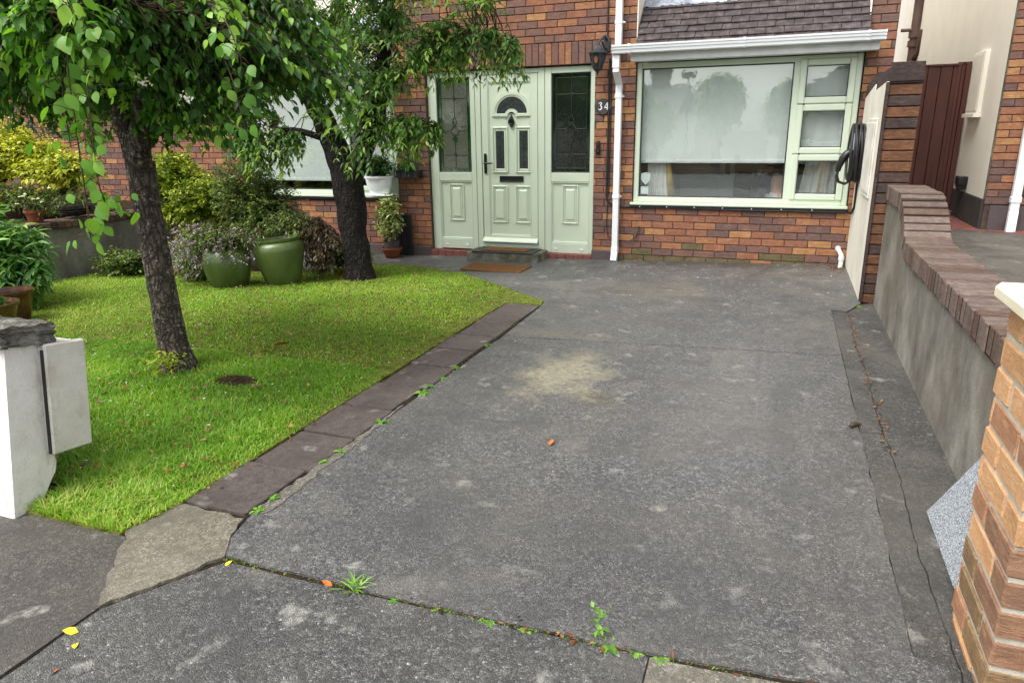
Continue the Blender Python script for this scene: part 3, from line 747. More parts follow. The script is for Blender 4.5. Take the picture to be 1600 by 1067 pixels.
def brick_mesh(w, h, mats, mi, dep=0.05, ch=0.0035):
    key = (round(w, 3), round(h, 3), mats[mi].name, dep)
    if key not in BC:
        b = MB(); hw, hh = w / 2, h / 2
        v = [(-hw + ch, 0, -hh + ch), (hw - ch, 0, -hh + ch), (hw - ch, 0, hh - ch), (-hw + ch, 0, hh - ch),
             (-hw, ch, -hh), (hw, ch, -hh), (hw, ch, hh), (-hw, ch, hh), (-hw, dep, -hh), (hw, dep, -hh), (hw, dep, hh), (-hw, dep, hh)]
        f = [(0, 1, 2, 3)] + [(i, (i + 1) % 4, 4 + (i + 1) % 4, 4 + i) for i in range(4)] + [(4 + i, 4 + (i + 1) % 4, 8 + (i + 1) % 4, 8 + i) for i in range(4)]
        f = [tuple(reversed(x)) for x in f]
        b.add(v, f); BC[key] = b.mesh('brick', mats[mi])
    return BC[key]
def brick_obj(x, y, z, w, h, mats, mi, parent, rotz=0.0, dep=0.05, name='brick'):
    o = link(name, brick_mesh(w, h, mats, mi, dep), parent)
    o.location = (x, y, z); o.rotation_euler = (0, 0, rotz); return o
cam_p = Vector(CAM.location)
def seen(r):
    a, b, c, d_ = r; x, z = (a + b) / 2, (c + d_) / 2
    if z > 2.78 or z < -0.12: return 0
    if x < -4.5: return 0.0
    if -4.45 < x < -4.0 and 1.2 < z < 2.1: return 0.2
    area = (b - a) * (d_ - c)
    if z > 2.28 and x < -3.3: area *= 0.5
    if x > 0.62 and z < 1.6: return 0
    return area / ((x - 0) ** 2 + 7.8 ** 2)
rs = course_rects()
rs.sort(key=seen, reverse=True)
for r in rs[:300]:
    a, b, c, d_ = r
    brick_obj((a + b) / 2, random.uniform(-0.002, 0.002), (c + d_) / 2, round(b - a, 3), round(d_ - c, 4), HB, pal((a + b) / 2, (c + d_) / 2), wall)
m = MB()
for (a, b, c, d_) in rs[300:]:
    y = random.uniform(-0.002, 0.002); ch = 0.0035
    v = [(a + ch, y, c + ch), (b - ch, y, c + ch), (b - ch, y, d_ - ch), (a + ch, y, d_ - ch), (a, y + ch, c), (b, y + ch, c), (b, y + ch, d_), (a, y + ch, d_), (a, 0.03, c), (b, 0.03, c), (b, 0.03, d_), (a, 0.03, d_)]
    f = [(3, 2, 1, 0)] + [(4 + i, 4 + (i + 1) % 4, (i + 1) % 4, i) for i in range(4)] + [(8 + i, 8 + (i + 1) % 4, 4 + (i + 1) % 4, 4 + i) for i in range(4)]
    m.add(v, f, pal((a + b) / 2, (c + d_) / 2))
me = bpy.data.meshes.new('brickwork'); me.from_pydata(m.v, [], m.f)
for q in HB: me.materials.append(q)
me.polygons.foreach_set('material_index', m.mi)
stuff(link('brickwork', me, wall))
# gable side of the house facing the passage
m = MB(); m.box(XR - 0.02, XR - 0.001, 0.03, 9.0, -0.1, ZT); m.build('gable_wall', M['cream_render_smooth'], house)

# rooms behind the glass
def room(x0, x1, y1, z0, z1, name):
    m = MB()
    m.add([(x0, 0.12, z0), (x1, 0.12, z0), (x1, y1, z0), (x0, y1, z0), (x0, 0.12, z1), (x1, 0.12, z1), (x1, y1, z1), (x0, y1, z1)],
          [(0, 1, 2, 3), (4, 7, 6, 5), (0, 3, 7, 4), (1, 5, 6, 2), (3, 2, 6, 7)])
    return m.build(name, M['interior_dark'], house)
room(-1.9, 0.83, 3.4, 0.0, 2.45, 'interior_room')
room(-7.4, -4.2, 3.4, 0.0, 2.45, 'interior_room')
room(-4.15, -1.92, 4.0, 0.05, 2.3, 'interior_hall')

# ---- plinths
m = MB(); m.box(-4.472, -4.028, -0.035, 0.004, -0.16, 0.028, 0.004); m.build('plinth', M['plinth_paint'], house)
m = MB(); m.box(-1.985, -1.72, -0.035, 0.004, -0.12, 0.075, 0.004); m.build('plinth', M['plinth_paint'], house)
m = MB(); m.box(-7.4, -4.474, -0.03, 0.004, -0.18, 0.028, 0.004); m.build('plinth', M['plinth_paint'], house)
for a, b, t in ((-4.027, -3.43, 0.0), (-2.60, -1.987, 0.015)):
    k = 6; w = (b - a) / k
    for i in range(k):
        m = MB(); m.box(a + i * w + 0.002, a + (i + 1) * w - 0.002, -0.03, 0.06, -0.16, t - 0.004, 0.003); m.build('sill_tile', M['red_tile'], house)

# ---- front door set
def ring(m, x0, x1, z0, z1, w, y0, y1, c=0.004, mi=0):
    m.box(x0, x0 + w, y0, y1, z0, z1, c, mi); m.box(x1 - w, x1, y0, y1, z0, z1, c, mi)
    m.box(x0 + w + 0.0005, x1 - w - 0.0005, y0 + 0.0004, y1, z0, z0 + w, c, mi); m.box(x0 + w + 0.0005, x1 - w - 0.0005, y0 + 0.0004, y1, z1 - w, z1, c, mi)
YD = 0.045
m = MB()
m.box(-4.015, -3.905, YD, YD + 0.07, 0.0, 2.05, 0.004); m.box(-3.475, -3.345, YD, YD + 0.07, 0.0, 2.05, 0.004)
m.box(-2.645, -2.49, YD, YD + 0.07, 0.015, 2.05, 0.004); m.box(-2.04, -1.99, YD, YD + 0.07, 0.015, 2.05, 0.004)
m.box(-3.344, -2.646, YD + .0006, YD + 0.07, 2.0, 2.05, 0.004); m.box(-3.344, -2.646, YD + .0006, YD + 0.07, 0.01, 0.10, 0.004)
for a, b in ((-3.904, -3.476), (-2.489, -2.041)):
    m.box(a, b, YD + .0006, YD + 0.07, 1.985, 2.05, 0.004); m.box(a, b, YD + .0006, YD + 0.07, 0.825, 0.925, 0.004); m.box(a, b, YD + .0006, YD + 0.07, 0.012, 0.13, 0.004)
fd = m.build('front_door', M['mint_upvc'], house, smooth=30)
fd['label'] = 'sage green door set with leaded side panels'
# vertical joint lines of coupled frames
m = MB()
for x in (-3.413, -2.565): m.box(x - 0.003, x + 0.003, YD - 0.002, YD + 0.01, 0.02, 2.045)
m.build('frame_joint', M['interior_paint'], fd)
def panel(x0, x1, z0, z1, y, par):
    m = MB(); ring(m, x0, x1, z0, z1, 0.02, y - 0.014, y + 0.004, 0.006)
    ring(m, x0 + 0.03, x1 - 0.03, z0 + 0.03, z1 - 0.03, 0.010, y - 0.007, y + 0.004, 0.003)
    i = 0.058; b = 0.018
    v = [(x0 + i - b, y, z0 + i - b), (x1 - i + b, y, z0 + i - b), (x1 - i + b, y, z1 - i + b), (x0 + i - b, y, z1 - i + b),
         (x0 + i, y - 0.014, z0 + i), (x1 - i, y - 0.014, z0 + i), (x1 - i, y - 0.014, z1 - i), (x0 + i, y - 0.014, z1 - i)]
    m.add(v, [(4, 5, 6, 7), (0, 1, 5, 4), (1, 2, 6, 5), (2, 3, 7, 6), (3, 0, 4, 7)])
    return m.build('raised_panel', M['mint_upvc'], par, smooth=30)
for a, b in ((-3.904, -3.476), (-2.489, -2.041)):
    m = MB(); m.box(a, b, YD + 0.022, YD + 0.05, 0.131, 0.824); m.build('infill_panel', M['mint_upvc'], fd)
    m = MB(); ring(m, a, b, 0.131, 0.824, 0.014, YD + 0.004, YD + 0.03, 0.004); m.build('bead', M['mint_upvc'], fd, smooth=30)
    cx = (a + b) / 2; panel(cx - 0.10, cx + 0.10, 0.35, 0.79, YD + 0.022, fd)
# door leaf
m = MB(); YL = YD + 0.012
ring(m, -3.338, -2.652, 0.112, 1.996, 0.082, YL - 0.006, YL + 0.05, 0.005)
m.box(-3.255, -2.735, YL + 0.008, YL + 0.045, 0.195, 1.913)
leaf = m.build('door_leaf', M['mint_upvc'], fd, smooth=30)
m = MB(); ring(m, -3.256, -2.734, 0.194, 1.914, 0.012, YL - 0.001, YL + 0.02, 0.004); m.build('bead', M['mint_upvc'], fd, smooth=30)
m = MB(); m.prism([(YL - 0.006, 0.112), (YL - 0.05, 0.115), (YL - 0.05, 0.125), (YL - 0.012, 0.165), (YL - 0.006, 0.165)], -3.34, -2.65, 'X'); m.build('weather_bar', M['mint_upvc'], fd)
m = MB(); m.box(-3.342, -2.648, YL - 0.01, YL + 0.03, 0.101, 0.1115); m.build('threshold', M['dark_metal'], fd)
YP = YL + 0.008
panel(-3.225, -3.025, 0.34, 0.775, YP, fd); panel(-2.935, -2.735, 0.34, 0.775, YP, fd)
for a, b in ((-3.215, -3.015), (-2.925, -2.725)):
    m = MB(); ring(m, a, b, 0.92, 1.435, 0.022, YP - 0.016, YP + 0.004, 0.006); ring(m, a + 0.026, b - 0.026, 0.946, 1.409, 0.022, YP - 0.009, YP + 0.004, 0.005); m.build('glazing_frame', M['mint_upvc'], fd, smooth=30)
    m = MB(); m.box(a + 0.049, b - 0.049, YP - 0.003, YP + 0.004, 0.969, 1.386); pg = m.build('pane', M['frosted_dark'], fd)
    m = MB(); c = (a + b) / 2; w = 0.028
    for zc, hh in ((1.31, 0.06), (1.17, 0.10), (1.04, 0.05)):
        P = [(c - w, zc), (c, zc + hh / 2), (c + w, zc), (c, zc - hh / 2)]
        for i in range(4):
            p, q = P[i], P[(i + 1) % 4]; m.tube([(p[0], YP - 0.004, p[1]), (q[0], YP - 0.004, q[1])], 0.0028, 5)
    m.tube([(c, YP - 0.004, 0.97), (c, YP - 0.004, 1.385)], 0.002, 5)
    m.build('leadwork', M['lead_came'], fd)
# fanlight: half round moulding with a small arch at its foot
def arc(cx, cz, r, a0, a1, n=20): return [(cx + r * math.cos(a0 + (a1 - a0) * i / n), cz + r * math.sin(a0 + (a1 - a0) * i / n)) for i in range(n + 1)]
cx, cz = -2.965, 1.575
def arch_strip(m, r0, r1, y0, y1):
    A = arc(cx, cz, r1, 0, math.pi, 24); B = arc(cx, cz, r0, 0, math.pi, 24)
    for i in range(24): m.prism([A[i], A[i + 1], B[i + 1], B[i]], y0, y1, 'Y')
m = MB(); arch_strip(m, 0.205, 0.24, YP - 0.016, YP + 0.004); arch_strip(m, 0.185, 0.208, YP - 0.009, YP + 0.003)
m.box(cx - 0.24, cx - 0.075, YP - 0.0155, YP + 0.004, cz - 0.03, cz + 0.004, 0.004); m.box(cx + 0.075, cx + 0.24, YP - 0.0155, YP + 0.004, cz - 0.03, cz + 0.004, 0.004)
A = arc(cx, cz - 0.03, 0.085, 0, math.pi, 12); B = arc(cx, cz - 0.03, 0.05, 0, math.pi, 12)
for i in range(12): m.prism([A[i], A[i + 1], B[i + 1], B[i]], YP - 0.018, YP + 0.004, 'Y')
m.build('fanlight_frame', M['mint_upvc'], fd, smooth=30)
m = MB(); m.prism([(cx + 0.185, cz + 0.004), ] + arc(cx, cz, 0.186, 0.02, math.pi - 0.02, 22) + [(cx - 0.185, cz + 0.004)], YP - 0.003, YP + 0.004, 'Y'); m.build('pane', M['frosted_dark'], fd)
m = MB()
P = [(cx - 0.035, cz + 0.12), (cx, cz + 0.155), (cx + 0.035, cz + 0.12), (cx, cz + 0.085)]
for i in range(4): p, q = P[i], P[(i + 1) % 4]; m.tube([(p[0], YP - 0.004, p[1]), (q[0], YP - 0.004, q[1])], 0.004, 5)
for s in (-1, 1): m.tube([(cx + s * 0.035, YP - 0.004, cz + 0.12), (cx + s * 0.10, YP - 0.004, cz + 0.10), (cx + s * 0.16, YP - 0.004, cz + 0.05)], 0.003, 5)
m.build('leadwork', M['lead_came'], fd)
# knocker, letter box, handle
m = MB(); kx = -2.965
m.lathe([(0.0, -0.03), (0.014, -0.028), (0.016, -0.01), (0.014, 0.0)], (kx, YP - 0.0, 1.535), 12, axis='Y'); 
m.tube([(kx, YP - 0.02, 1.545), (kx, YP - 0.02, 1.57)], [0.007, 0.003], 8)
pts = [(kx + 0.032 * math.sin(t) * (1 - 0.25 * math.cos(t)), YP - 0.022, 1.49 + 0.04 * math.cos(t)) for t in [i * 2 * math.pi / 18 for i in range(19)]]
m.tube(pts, 0.008, 8); m.lathe([(0.0, -0.03), (0.016, -0.026), (0.018, 0.0)], (kx, YP, 1.445), 12, axis='Y'); m.prism(arc(kx, 1.49, 0.028, 0, 2 * math.pi, 18)[:-1], YP - 0.016, YP - 0.006, 'Y')
m.build('knocker', M['black_gloss'], fd, smooth=40)
m = MB(); ring(m, -3.125, -2.83, 0.815, 0.885, 0.012, YP - 0.012, YP + 0.002, 0.003); m.box(-3.113, -2.842, YP - 0.008, YP + 0.002, 0.827, 0.873, 0.002); m.build('letter_box', M['black_gloss'], fd, smooth=30)
m = MB(); m.prism(arc(-3.297, 1.125, 0.016, 0, math.pi, 8) + arc(-3.297, 0.925, 0.016, math.pi, 2 * math.pi, 8), YL - 0.018, YL - 0.006, 'Y')
m.tube([(-3.297, YL - 0.015, 1.03), (-3.297, YL - 0.05, 1.03)], 0.010, 10); m.tube([(-3.30, YL - 0.05, 1.03), (-3.25, YL - 0.052, 1.031), (-3.195, YL - 0.048, 1.031)], [0.011, 0.010, 0.008], 10)
m.lathe([(0.0, -0.026), (0.008, -0.026), (0.009, -0.018)], (-3.297, YL, 0.965), 10, axis='Y')
m.build('door_handle', M['black_gloss'], fd, smooth=40)
# leaded sidelights
def sidelight(x0, x1, pane_mat, green_mat, z0=0.925, z1=1.985):
    m = MB(); ring(m, x0, x1, z0, z1, 0.012, YD + 0.012, YD + 0.035, 0.003); m.build('glazing_bead', M['dark_metal'], fd)
    b = 0.048; y = YD + 0.030
    m = MB()
    for (a, c, e, f) in ((x0, x0 + b, z0, z1), (x1 - b, x1, z0, z1), (x0 + b + .001, x1 - b - .001, z0, z0 + b), (x0 + b + .001, x1 - b - .001, z1 - b, z1)): m.box(a, c, y, y + 0.006, e, f)
    m.build('green_border', M[green_mat], fd)
    m = MB(); m.box(x0 + b + .001, x1 - b - .001, y + 0.001, y + 0.005, z0 + b + .001, z1 - b - .001); m.build('pane', M[pane_mat], fd)
    m = MB(); cx = (x0 + x1) / 2; y -= 0.002; r = 0.0034
    q = lambda *P: m.tube([(p[0], y, p[1]) for p in P], r, 5)
    ring_pts = [(x0 + b, z0 + b), (x1 - b, z0 + b), (x1 - b, z1 - b), (x0 + b, z1 - b)]
    for i in range(4): q(ring_pts[i], ring_pts[(i + 1) % 4])
    zm = 1.40; dz, dx = 0.075, 0.055
    q((cx, z0 + b), (cx, zm - 2 * dz)); q((cx, zm + 2 * dz), (cx, z1 - b))
    q((x0 + b, zm), (cx - dx, zm)); q((cx + dx, zm), (x1 - b, zm))
    for zz in (z0 + 0.20, z1 - 0.22): q((x0 + b, zz), (x1 - b, zz))
    for s in (1, -1):
        q((cx - dx, zm), (cx, zm + s * dz)); q((cx + dx, zm), (cx, zm + s * dz)); q((cx - dx * .55, zm + s * dz * 1.2), (cx, zm + s * 2 * dz)); q((cx + dx * .55, zm + s * dz * 1.2), (cx, zm + s * 2 * dz)); q((cx - dx * .55, zm + s * dz * 1.2), (cx, zm + s * dz * .55), (cx + dx * .55, zm + s * dz * 1.2))
    for zz in (z0 + 0.20, z1 - 0.22):
        for i in range(8):
            a0, a1 = i * math.pi / 4, (i + 1) * math.pi / 4; q((cx + .018 * math.cos(a0), zz + .018 * math.sin(a0)), (cx + .018 * math.cos(a1), zz + .018 * math.sin(a1)))
    m.build('leadwork', M['lead_came'], fd)
    m = MB()
    for s in (1, -1): m.prism([(cx - dx * .5, zm + s * dz * 1.2), (cx, zm + s * dz * .62), (cx + dx * .5, zm + s * dz * 1.2), (cx, zm + s * 1.9 * dz)], y - 0.001, y + 0.003, 'Y')
    m.build('green_diamond', M[green_mat], fd)
sidelight(-3.904, -3.476, 'obscure_glass_pale', 'green_glass'); sidelight(-2.489, -2.041, 'obscure_glass_dark', 'green_glass_dark')
# drain caps on the frame foot
for x in (-3.83, -3.56, -3.22, -2.79, -2.43, -2.12):
    m = MB(); m.box(x - 0.02, x + 0.02, YD - 0.006, YD + 0.002, 0.055, 0.068, 0.002); m.build('drain_cap', M['white_upvc'], fd)

# ---- right front window
def window_set(x0, x1, z0, z1, mull, side, name, label=None):
    """fixed pane from x0 to mull, three (or side list) sashes from mull to x1"""
    Y0 = 0.03
    m = MB(); w = 0.055
    ring(m, x0, x1, z0, z1, w, Y0, Y0 + 0.07, 0.006)
    m.box(mull - 0.03, mull + 0.03, Y0 + .0006, Y0 + 0.07, z0 + w, z1 - w, 0.005)
    wf = m.build(name, M['mint_upvc'], house, smooth=30)
    if label: wf['label'] = label
    m = MB(); m.box(x0 - 0.02, x1 + 0.01, -0.045, 0.10, z0 - 0.028, z0 - 0.001, 0.005); m.build('sill', M['mint_upvc'], wf, smooth=30)
    m = MB(); m.box(x0 - 0.03, x1 + 0.0, -0.028, 0.0, z0 - 0.06, z0 - 0.029, 0.003); m.build('sill_skirt', M['black_rubber'], wf)
    m = MB(); ring(m, x0 + w + .0005, mull - 0.0305, z0 + w + .0005, z1 - w - .0005, 0.012, Y0 + 0.012, Y0 + 0.04, 0.003); m.build('gasket', M['dark_metal'], wf)
    m = MB(); m.box(x0 + w, mull - 0.03, Y0 + 0.03, Y0 + 0.034, z0 + w, z1 - w); m.build('pane', M['window_glass'], wf)
    for (a, b) in side:
        m = MB(); ring(m, mull + 0.024, x1 - w + 0.006, a, b, 0.062, Y0 - 0.016, Y0 + 0.05, 0.010); sf = m.build('sash', M['mint_upvc'], wf, smooth=30)
        m = MB(); ring(m, mull + 0.0865, x1 - w - 0.0565, a + 0.0625, b - 0.0625, 0.008, Y0 - 0.004, Y0 + 0.03, 0.002); m.build('gasket', M['dark_metal'], wf)
        m = MB(); m.box(mull + 0.086, x1 - w - 0.056, Y0 + 0.014, Y0 + 0.018, a + 0.062, b - 0.062); m.build('pane', M['window_glass'], wf)
    return wf
zt, zb = 2.045, 0.622
w1 = window_set(-1.54, 0.605, zb, zt, 0.03, [(0.672, 1.118), (1.124, 1.592), (1.598, 2.012)], 'window', 'wide sage green window with one large pane and three small sashes')
m = MB()
for x in [-1.45 + 0.29 * i for i in range(7)]: m.lathe([(0.006, -0.032), (0.006, -0.028)], (x, 0, 0.578), 8, axis='Y', cap=(True, True))
m.build('sill_screws', M['white_upvc'], w1)
w2 = window_set(-6.735, -4.46, 0.64, 2.045, -5.2, [(0.69, 1.50), (1.506, 2.012)], 'window', 'wide pale window behind the cherry tree')

# ---- bay roofs, fascia and gutter
TH = R(43); U = Vector((0, math.cos(TH), math.sin(TH))); RO = Vector((0, -0.20, 2.175))
def bay(x0, x1, individual):
    q = RO + U * 0.95
    m = MB(); NN = Vector((0, -math.sin(TH), math.cos(TH)))
    a = RO - NN * 0.035; b = q - NN * 0.035
    m.add([(x0, a.y, a.z), (x1, a.y, a.z), (x1, b.y, b.z), (x0, b.y, b.z)], [(0, 1, 2, 3)])
    roof = m.build('roof', M['dark_metal'], house)
    tm = MB(); tm.box(-0.0808, 0.0808, -0.009, 0.009, -0.004, 0.25, 0.003)
    tm2 = MB(); tm2.box(-0.0398, 0.0398, -0.009, 0.009, -0.004, 0.25, 0.003)
    full = tm.mesh('roof_tile', M['roof_tile']); half = tm2.mesh('roof_tile', M['roof_tile'])
    joint = MB()
    for r in range(7):
        p0 = RO + U * (0.10 * r - 0.03) + NN * 0.022
        x = x0 + 0.01; k = 0
        first_half = r % 2 == 1
        while x < x1 - 0.05:
            w = 0.165 if not (first_half and k == 0) else 0.0825
            if x + w > x1 + 0.02: w = 0.0825
            if x + w > x1 + 0.03: break
            rotm = Matrix(((1, 0, 0), (0, math.sin(TH - R(8.5)), math.cos(TH - R(8.5))), (0, -math.cos(TH - R(8.5)), math.sin(TH - R(8.5))))).to_4x4()
            # local z runs up the slope, local y is the tile's thickness (outwards = +NN)
            loc = Vector((x + w / 2, p0.y, p0.z)) + NN * random.uniform(-0.003, 0.004) + U * random.uniform(-0.003, 0.003)
            if individual:
                o = link('roof_tile', full if w > 0.1 else half, roof); o.matrix_basis = Matrix.Translation(loc) @ rotm
            else:
                joint.box(-w / 2 + 0.001, w / 2 - 0.001, -0.006, 0.006, -0.004, 0.25, 0.002, xf=Matrix.Translation(loc) @ rotm)
            x += w; k += 1
    if not individual: stuff(joint.build('roof_tiles', M['roof_tile'], roof))
    # lead flashing, crumpled
    m = MB(); n = 60; rows = []
    for j in range(6):
        for i in range(n + 1):
            t = j / 5; p = RO + U * (0.60 + 0.30 * t) + NN * (0.030 + 0.012 * math.sin(i * 1.3 + j) * random.random() + random.uniform(-0.004, 0.006))
            m.v.append((x0 + (x1 - x0) * i / n, p.y, p.z - (0.010 * random.random() if j == 0 else 0)))
    for j in range(5):
        for i in range(n): m.f.append((j * (n + 1) + i, j * (n + 1) + i + 1, (j + 1) * (n + 1) + i + 1, (j + 1) * (n + 1) + i)); m.mi.append(0)
    m.build('lead_flashing', M['lead'], roof, smooth='all')
    # recessed wall above and cream cheeks
    m = MB(); m.box(x0 - 0.05, x1 + 0.05, 0.46, 0.5, 2.3, ZT); m.build('upper_wall', M['cream_render_smooth'], house)
    for x in (x0 - 0.012, x1 + 0.002):
        m = MB(); m.box(x, x + 0.010, -0.02, 0.5, 2.12, ZT - 0.01); m.build('cheek', M['cream_render_smooth'], house)
    # fascia, soffit
    m = MB(); m.box(x0 - 0.03, x1 + 0.10, -0.20, -0.185, 2.045, 2.185, 0.003); m.box(x0 - 0.03, x1 + 0.10, -0.207, -0.2005, 2.045, 2.085, 0.002)
    m.box(x0 - 0.03, x1 + 0.10, -0.1845, 0.02, 2.052, 2.062); m.build('fascia', M['white_upvc_dirty'], house, smooth=30)
    # ogee gutter
    prof = [(-0.207, 2.19), (-0.207, 2.128), (-0.230, 2.118), (-0.285, 2.118), (-0.297, 2.124), (-0.300, 2.140), (-0.300, 2.150), (-0.310, 2.155), (-0.312, 2.165), (-0.312, 2.176), (-0.321, 2.181), (-0.323, 2.198), (-0.313, 2.198), (-0.313, 2.186), (-0.304, 2.18), (-0.304, 2.16), (-0.292, 2.155), (-0.292, 2.132), (-0.285, 2.126), (-0.23, 2.126), (-0.214, 2.134), (-0.214, 2.19)]
    m = MB(); m.prism(prof, x0 - 0.20, x1 + 0.13, 'X'); gt = m.build('gutter', M['white_upvc'], house)
    for x in (x0 - 0.20, x1 + 0.13):
        m = MB(); m.prism([(-0.208, 2.194), (-0.208, 2.12), (-0.23, 2.112), (-0.29, 2.112), (-0.304, 2.122), (-0.306, 2.145), (-0.316, 2.152), (-0.318, 2.172), (-0.327, 2.18), (-0.327, 2.201)], x - 0.004, x + 0.006, 'X'); m.build('gutter_stop', M['white_upvc'], house)
    for x in (x0 - 0.03, (x0 + x1) / 2, x1 - 0.005):
        m = MB()
        outer = [(u - 0.004 if u < -0.21 else u, v - 0.004) for u, v in prof[1:12]] + [(-0.326, 2.203), (-0.214, 2.203)]
        m.prism(outer, x - 0.012, x + 0.012, 'X'); m.build('gutter_clip', M['white_upvc'], house)
bay(-1.535, 0.605, True)
bay(-6.73, -4.46, False)

# ---- downpipe by the door
_mark = set(S.objects)
m = MB()
m.box(-1.795, -1.728, -0.085, -0.02, 2.15, ZT, 0.004); m.box(-1.800, -1.723, -0.09, -0.015, 2.42, 2.46, 0.004)
m.box(-1.725, -1.698, -0.06, -0.02, 2.43, 2.445, 0.003)
dp = m.build('downpipe', M['white_upvc'], house, smooth=30)
m = MB()
m.box(-1.775, -1.705, -0.265, -0.205, 1.985, 2.11, 0.004)
m.box(-1.772, -1.708, -0.26, -0.2, 1.945, 1.984, 0.004)
m.add([(-1.772, -0.26, 1.95), (-1.708, -0.26, 1.95), (-1.708, -0.20, 1.95), (-1.772, -0.20, 1.95), (-1.775, -0.09, 1.83), (-1.711, -0.09, 1.83), (-1.711, -0.03, 1.83), (-1.775, -0.03, 1.83)],
      [(0, 1, 2, 3), (4, 7, 6, 5), (0, 4, 5, 1), (1, 5, 6, 2), (2, 6, 7, 3), (3, 7, 4, 0)])
m.box(-1.775, -1.711, -0.09, -0.025, 0.09, 1.84, 0.004)
for z in (1.70, 0.66): m.box(-1.780, -1.706, -0.095, -0.02, z, z + 0.045, 0.004); m.box(-1.795, -1.69, -0.045, -0.012, z + 0.012, z + 0.028, 0.003)
m.box(-1.780, -1.706, -0.096, -0.02, 0.06, 0.13, 0.004)
m.add([(-1.776, -0.09, 0.085), (-1.710, -0.09, 0.085), (-1.710, -0.025, 0.085), (-1.776, -0.025, 0.085), (-1.776, -0.135, -0.012), (-1.710, -0.135, -0.012), (-1.710, -0.07, -0.035), (-1.776, -0.07, -0.035)],
      [(0, 4, 5, 1), (1, 5, 6, 2), (2, 6, 7, 3), (3, 7, 4, 0)])
m.build('downpipe', M['white_upvc'], house, smooth=30)
for o in [q for q in S.objects if q not in _mark and q.type == 'MESH']: o.data.transform(Matrix.Translation((0.035, 0, 0)))
# ---- cables on the brickwork
m = MB(); m.tube([(-1.825, -0.012, 2.1), (-1.825, -0.012, 1.3), (-1.83, -0.012, 0.72), (-1.82, -0.012, 0.64), (-1.78, -0.014, 0.60), (-1.70, -0.014, 0.565), (-1.3, -0.016, 0.572), (-0.4, -0.02, 0.56), (0.4, -0.02, 0.562), (0.60, -0.02, 0.563)], 0.011, 8); m.build('cable', M['black_rubber'], house, smooth=50)
m = MB(); m.tube([(-1.80, -0.01, 2.05), (-1.802, -0.01, 1.2), (-1.805, -0.01, 0.7)], 0.006, 6); m.tube([(-1.855, -0.01, 4.0), (-1.855, -0.01, 2.3)], 0.008, 6); m.build('cable', M['black_rubber'], house)
m = MB(); m.tube([(-1.815, -0.01, 0.6), (-1.82, -0.01, 0.35), (-1.80, -0.012, 0.24), (-1.72, -0.015, 0.20), (-1.55, -0.02, 0.195), (-1.48, -0.02, 0.24), (-1.455, -0.02, 0.32), (-1.455, -0.01, 0.36)], 0.005, 6); m.build('cable', M['black_rubber'], house)

# ---- step and mats
sz = gz(-2.95, -0.2)
stp = MB(); stp.box(-3.40, -2.52, -0.36, 0.03, sz - 0.05, sz + 0.105, 0.012); tag(stp.build('door_step', M['mossy_concrete']), 'mossy concrete step below the sage green front door', 'step')
t = thing('door_mat', 'black rubber mat with coir centre on the concrete step', 'mat', (-2.95, -0.2, sz + 0.107))
m = MB(); m.box(-3.33, -2.58, -0.37, -0.02, sz + 0.1055, sz + 0.117, 0.004); m.build('rubber_border', M['black_rubber'], t)
m = MB(); m.box(-3.22, -2.69, -0.30, -0.08, sz + 0.1172, sz + 0.126, 0.003); m.build('coir_pad', M['coir'], t)
m = MB(); zz = gz(-2.85, -0.8); m.box(-3.20, -2.50, -0.98, -0.60, zz + 0.001, zz + 0.022, 0.006); tag(m.build('coir_mat', M['coir']), 'orange brown coir mat lying on the ground before the step', 'mat')

# ================================================================== BEHIND THE GLASS
def blind(x0, x1, z0, z1, y, label):
    m = MB(); n = 40
    for i in range(n + 1):
        x = x0 + (x1 - x0) * i / n; yy = y + 0.004 * math.sin(i * 0.55)
        m.v += [(x, yy, z0), (x, yy, z1)]
    for i in range(n): m.f.append((2 * i, 2 * i + 2, 2 * i + 3, 2 * i + 1)); m.mi.append(0)
    t = thing('roller_blind', label, 'blind', ((x0 + x1) / 2, y, z0))
    m.build('fabric', M['blind_fabric'], t, smooth='all')
    b = MB(); b.box(x0, x1, y - 0.012, y + 0.008, z0 - 0.03, z0 + 0.002, 0.004); b.build('bottom_bar', M['white_upvc'], t)
blind(-1.49, 0.005, 1.06, 2.02, 0.13, 'pale roller blind half lowered behind the large pane')
blind(0.06, 0.555, 1.13, 2.02, 0.14, 'narrow pale blind behind the two upper small sashes')
blind(-6.68, -5.23, 0.83, 2.02, 0.13, 'white roller blind in the window behind the cherry tree')
blind(-5.17, -4.5, 0.86, 2.02, 0.13, 'narrow white roller blind beside the white sill planter')
def curtain(xa, xb, xa2, xb2, z0, z1, y, label, gold=None):
    """pleated curtain, (xa,xb) at the tie at top, (xa2,xb2) at the foot"""
    m = MB(); n = 48; k = 8
    for j in range(k + 1):
        t = j / k; z = z1 + (z0 - z1) * t; a = xa + (xa2 - xa) * t ** 0.8; b = xb + (xb2 - xb) * t ** 0.8
        for i in range(n + 1):
            u = i / n; m.v.append((a + (b - a) * u, y + 0.02 * math.sin(u * 34 + 2 * math.sin(u * 5)) * (0.5 + 0.5 * t), z))
    for j in range(k):
        for i in range(n): m.f.append((j * (n + 1) + i, j * (n + 1) + i + 1, (j + 1) * (n + 1) + i + 1, (j + 1) * (n + 1) + i)); m.mi.append(0)
    t = thing('curtain', label, 'curtain', ((xa2 + xb2) / 2, y, z0)); m.build('drape', M['curtain_white'], t, smooth='all')
    if gold:
        g_ = MB(); g_.tube([(gold, y + 0.02, z1), (gold + 0.03, y + 0.02, (z0 + z1) / 2), (gold + 0.07, y + 0.02, z0)], [0.02, 0.03, 0.045], 8); g_.build('lining', M['curtain_gold'], t, smooth='all')
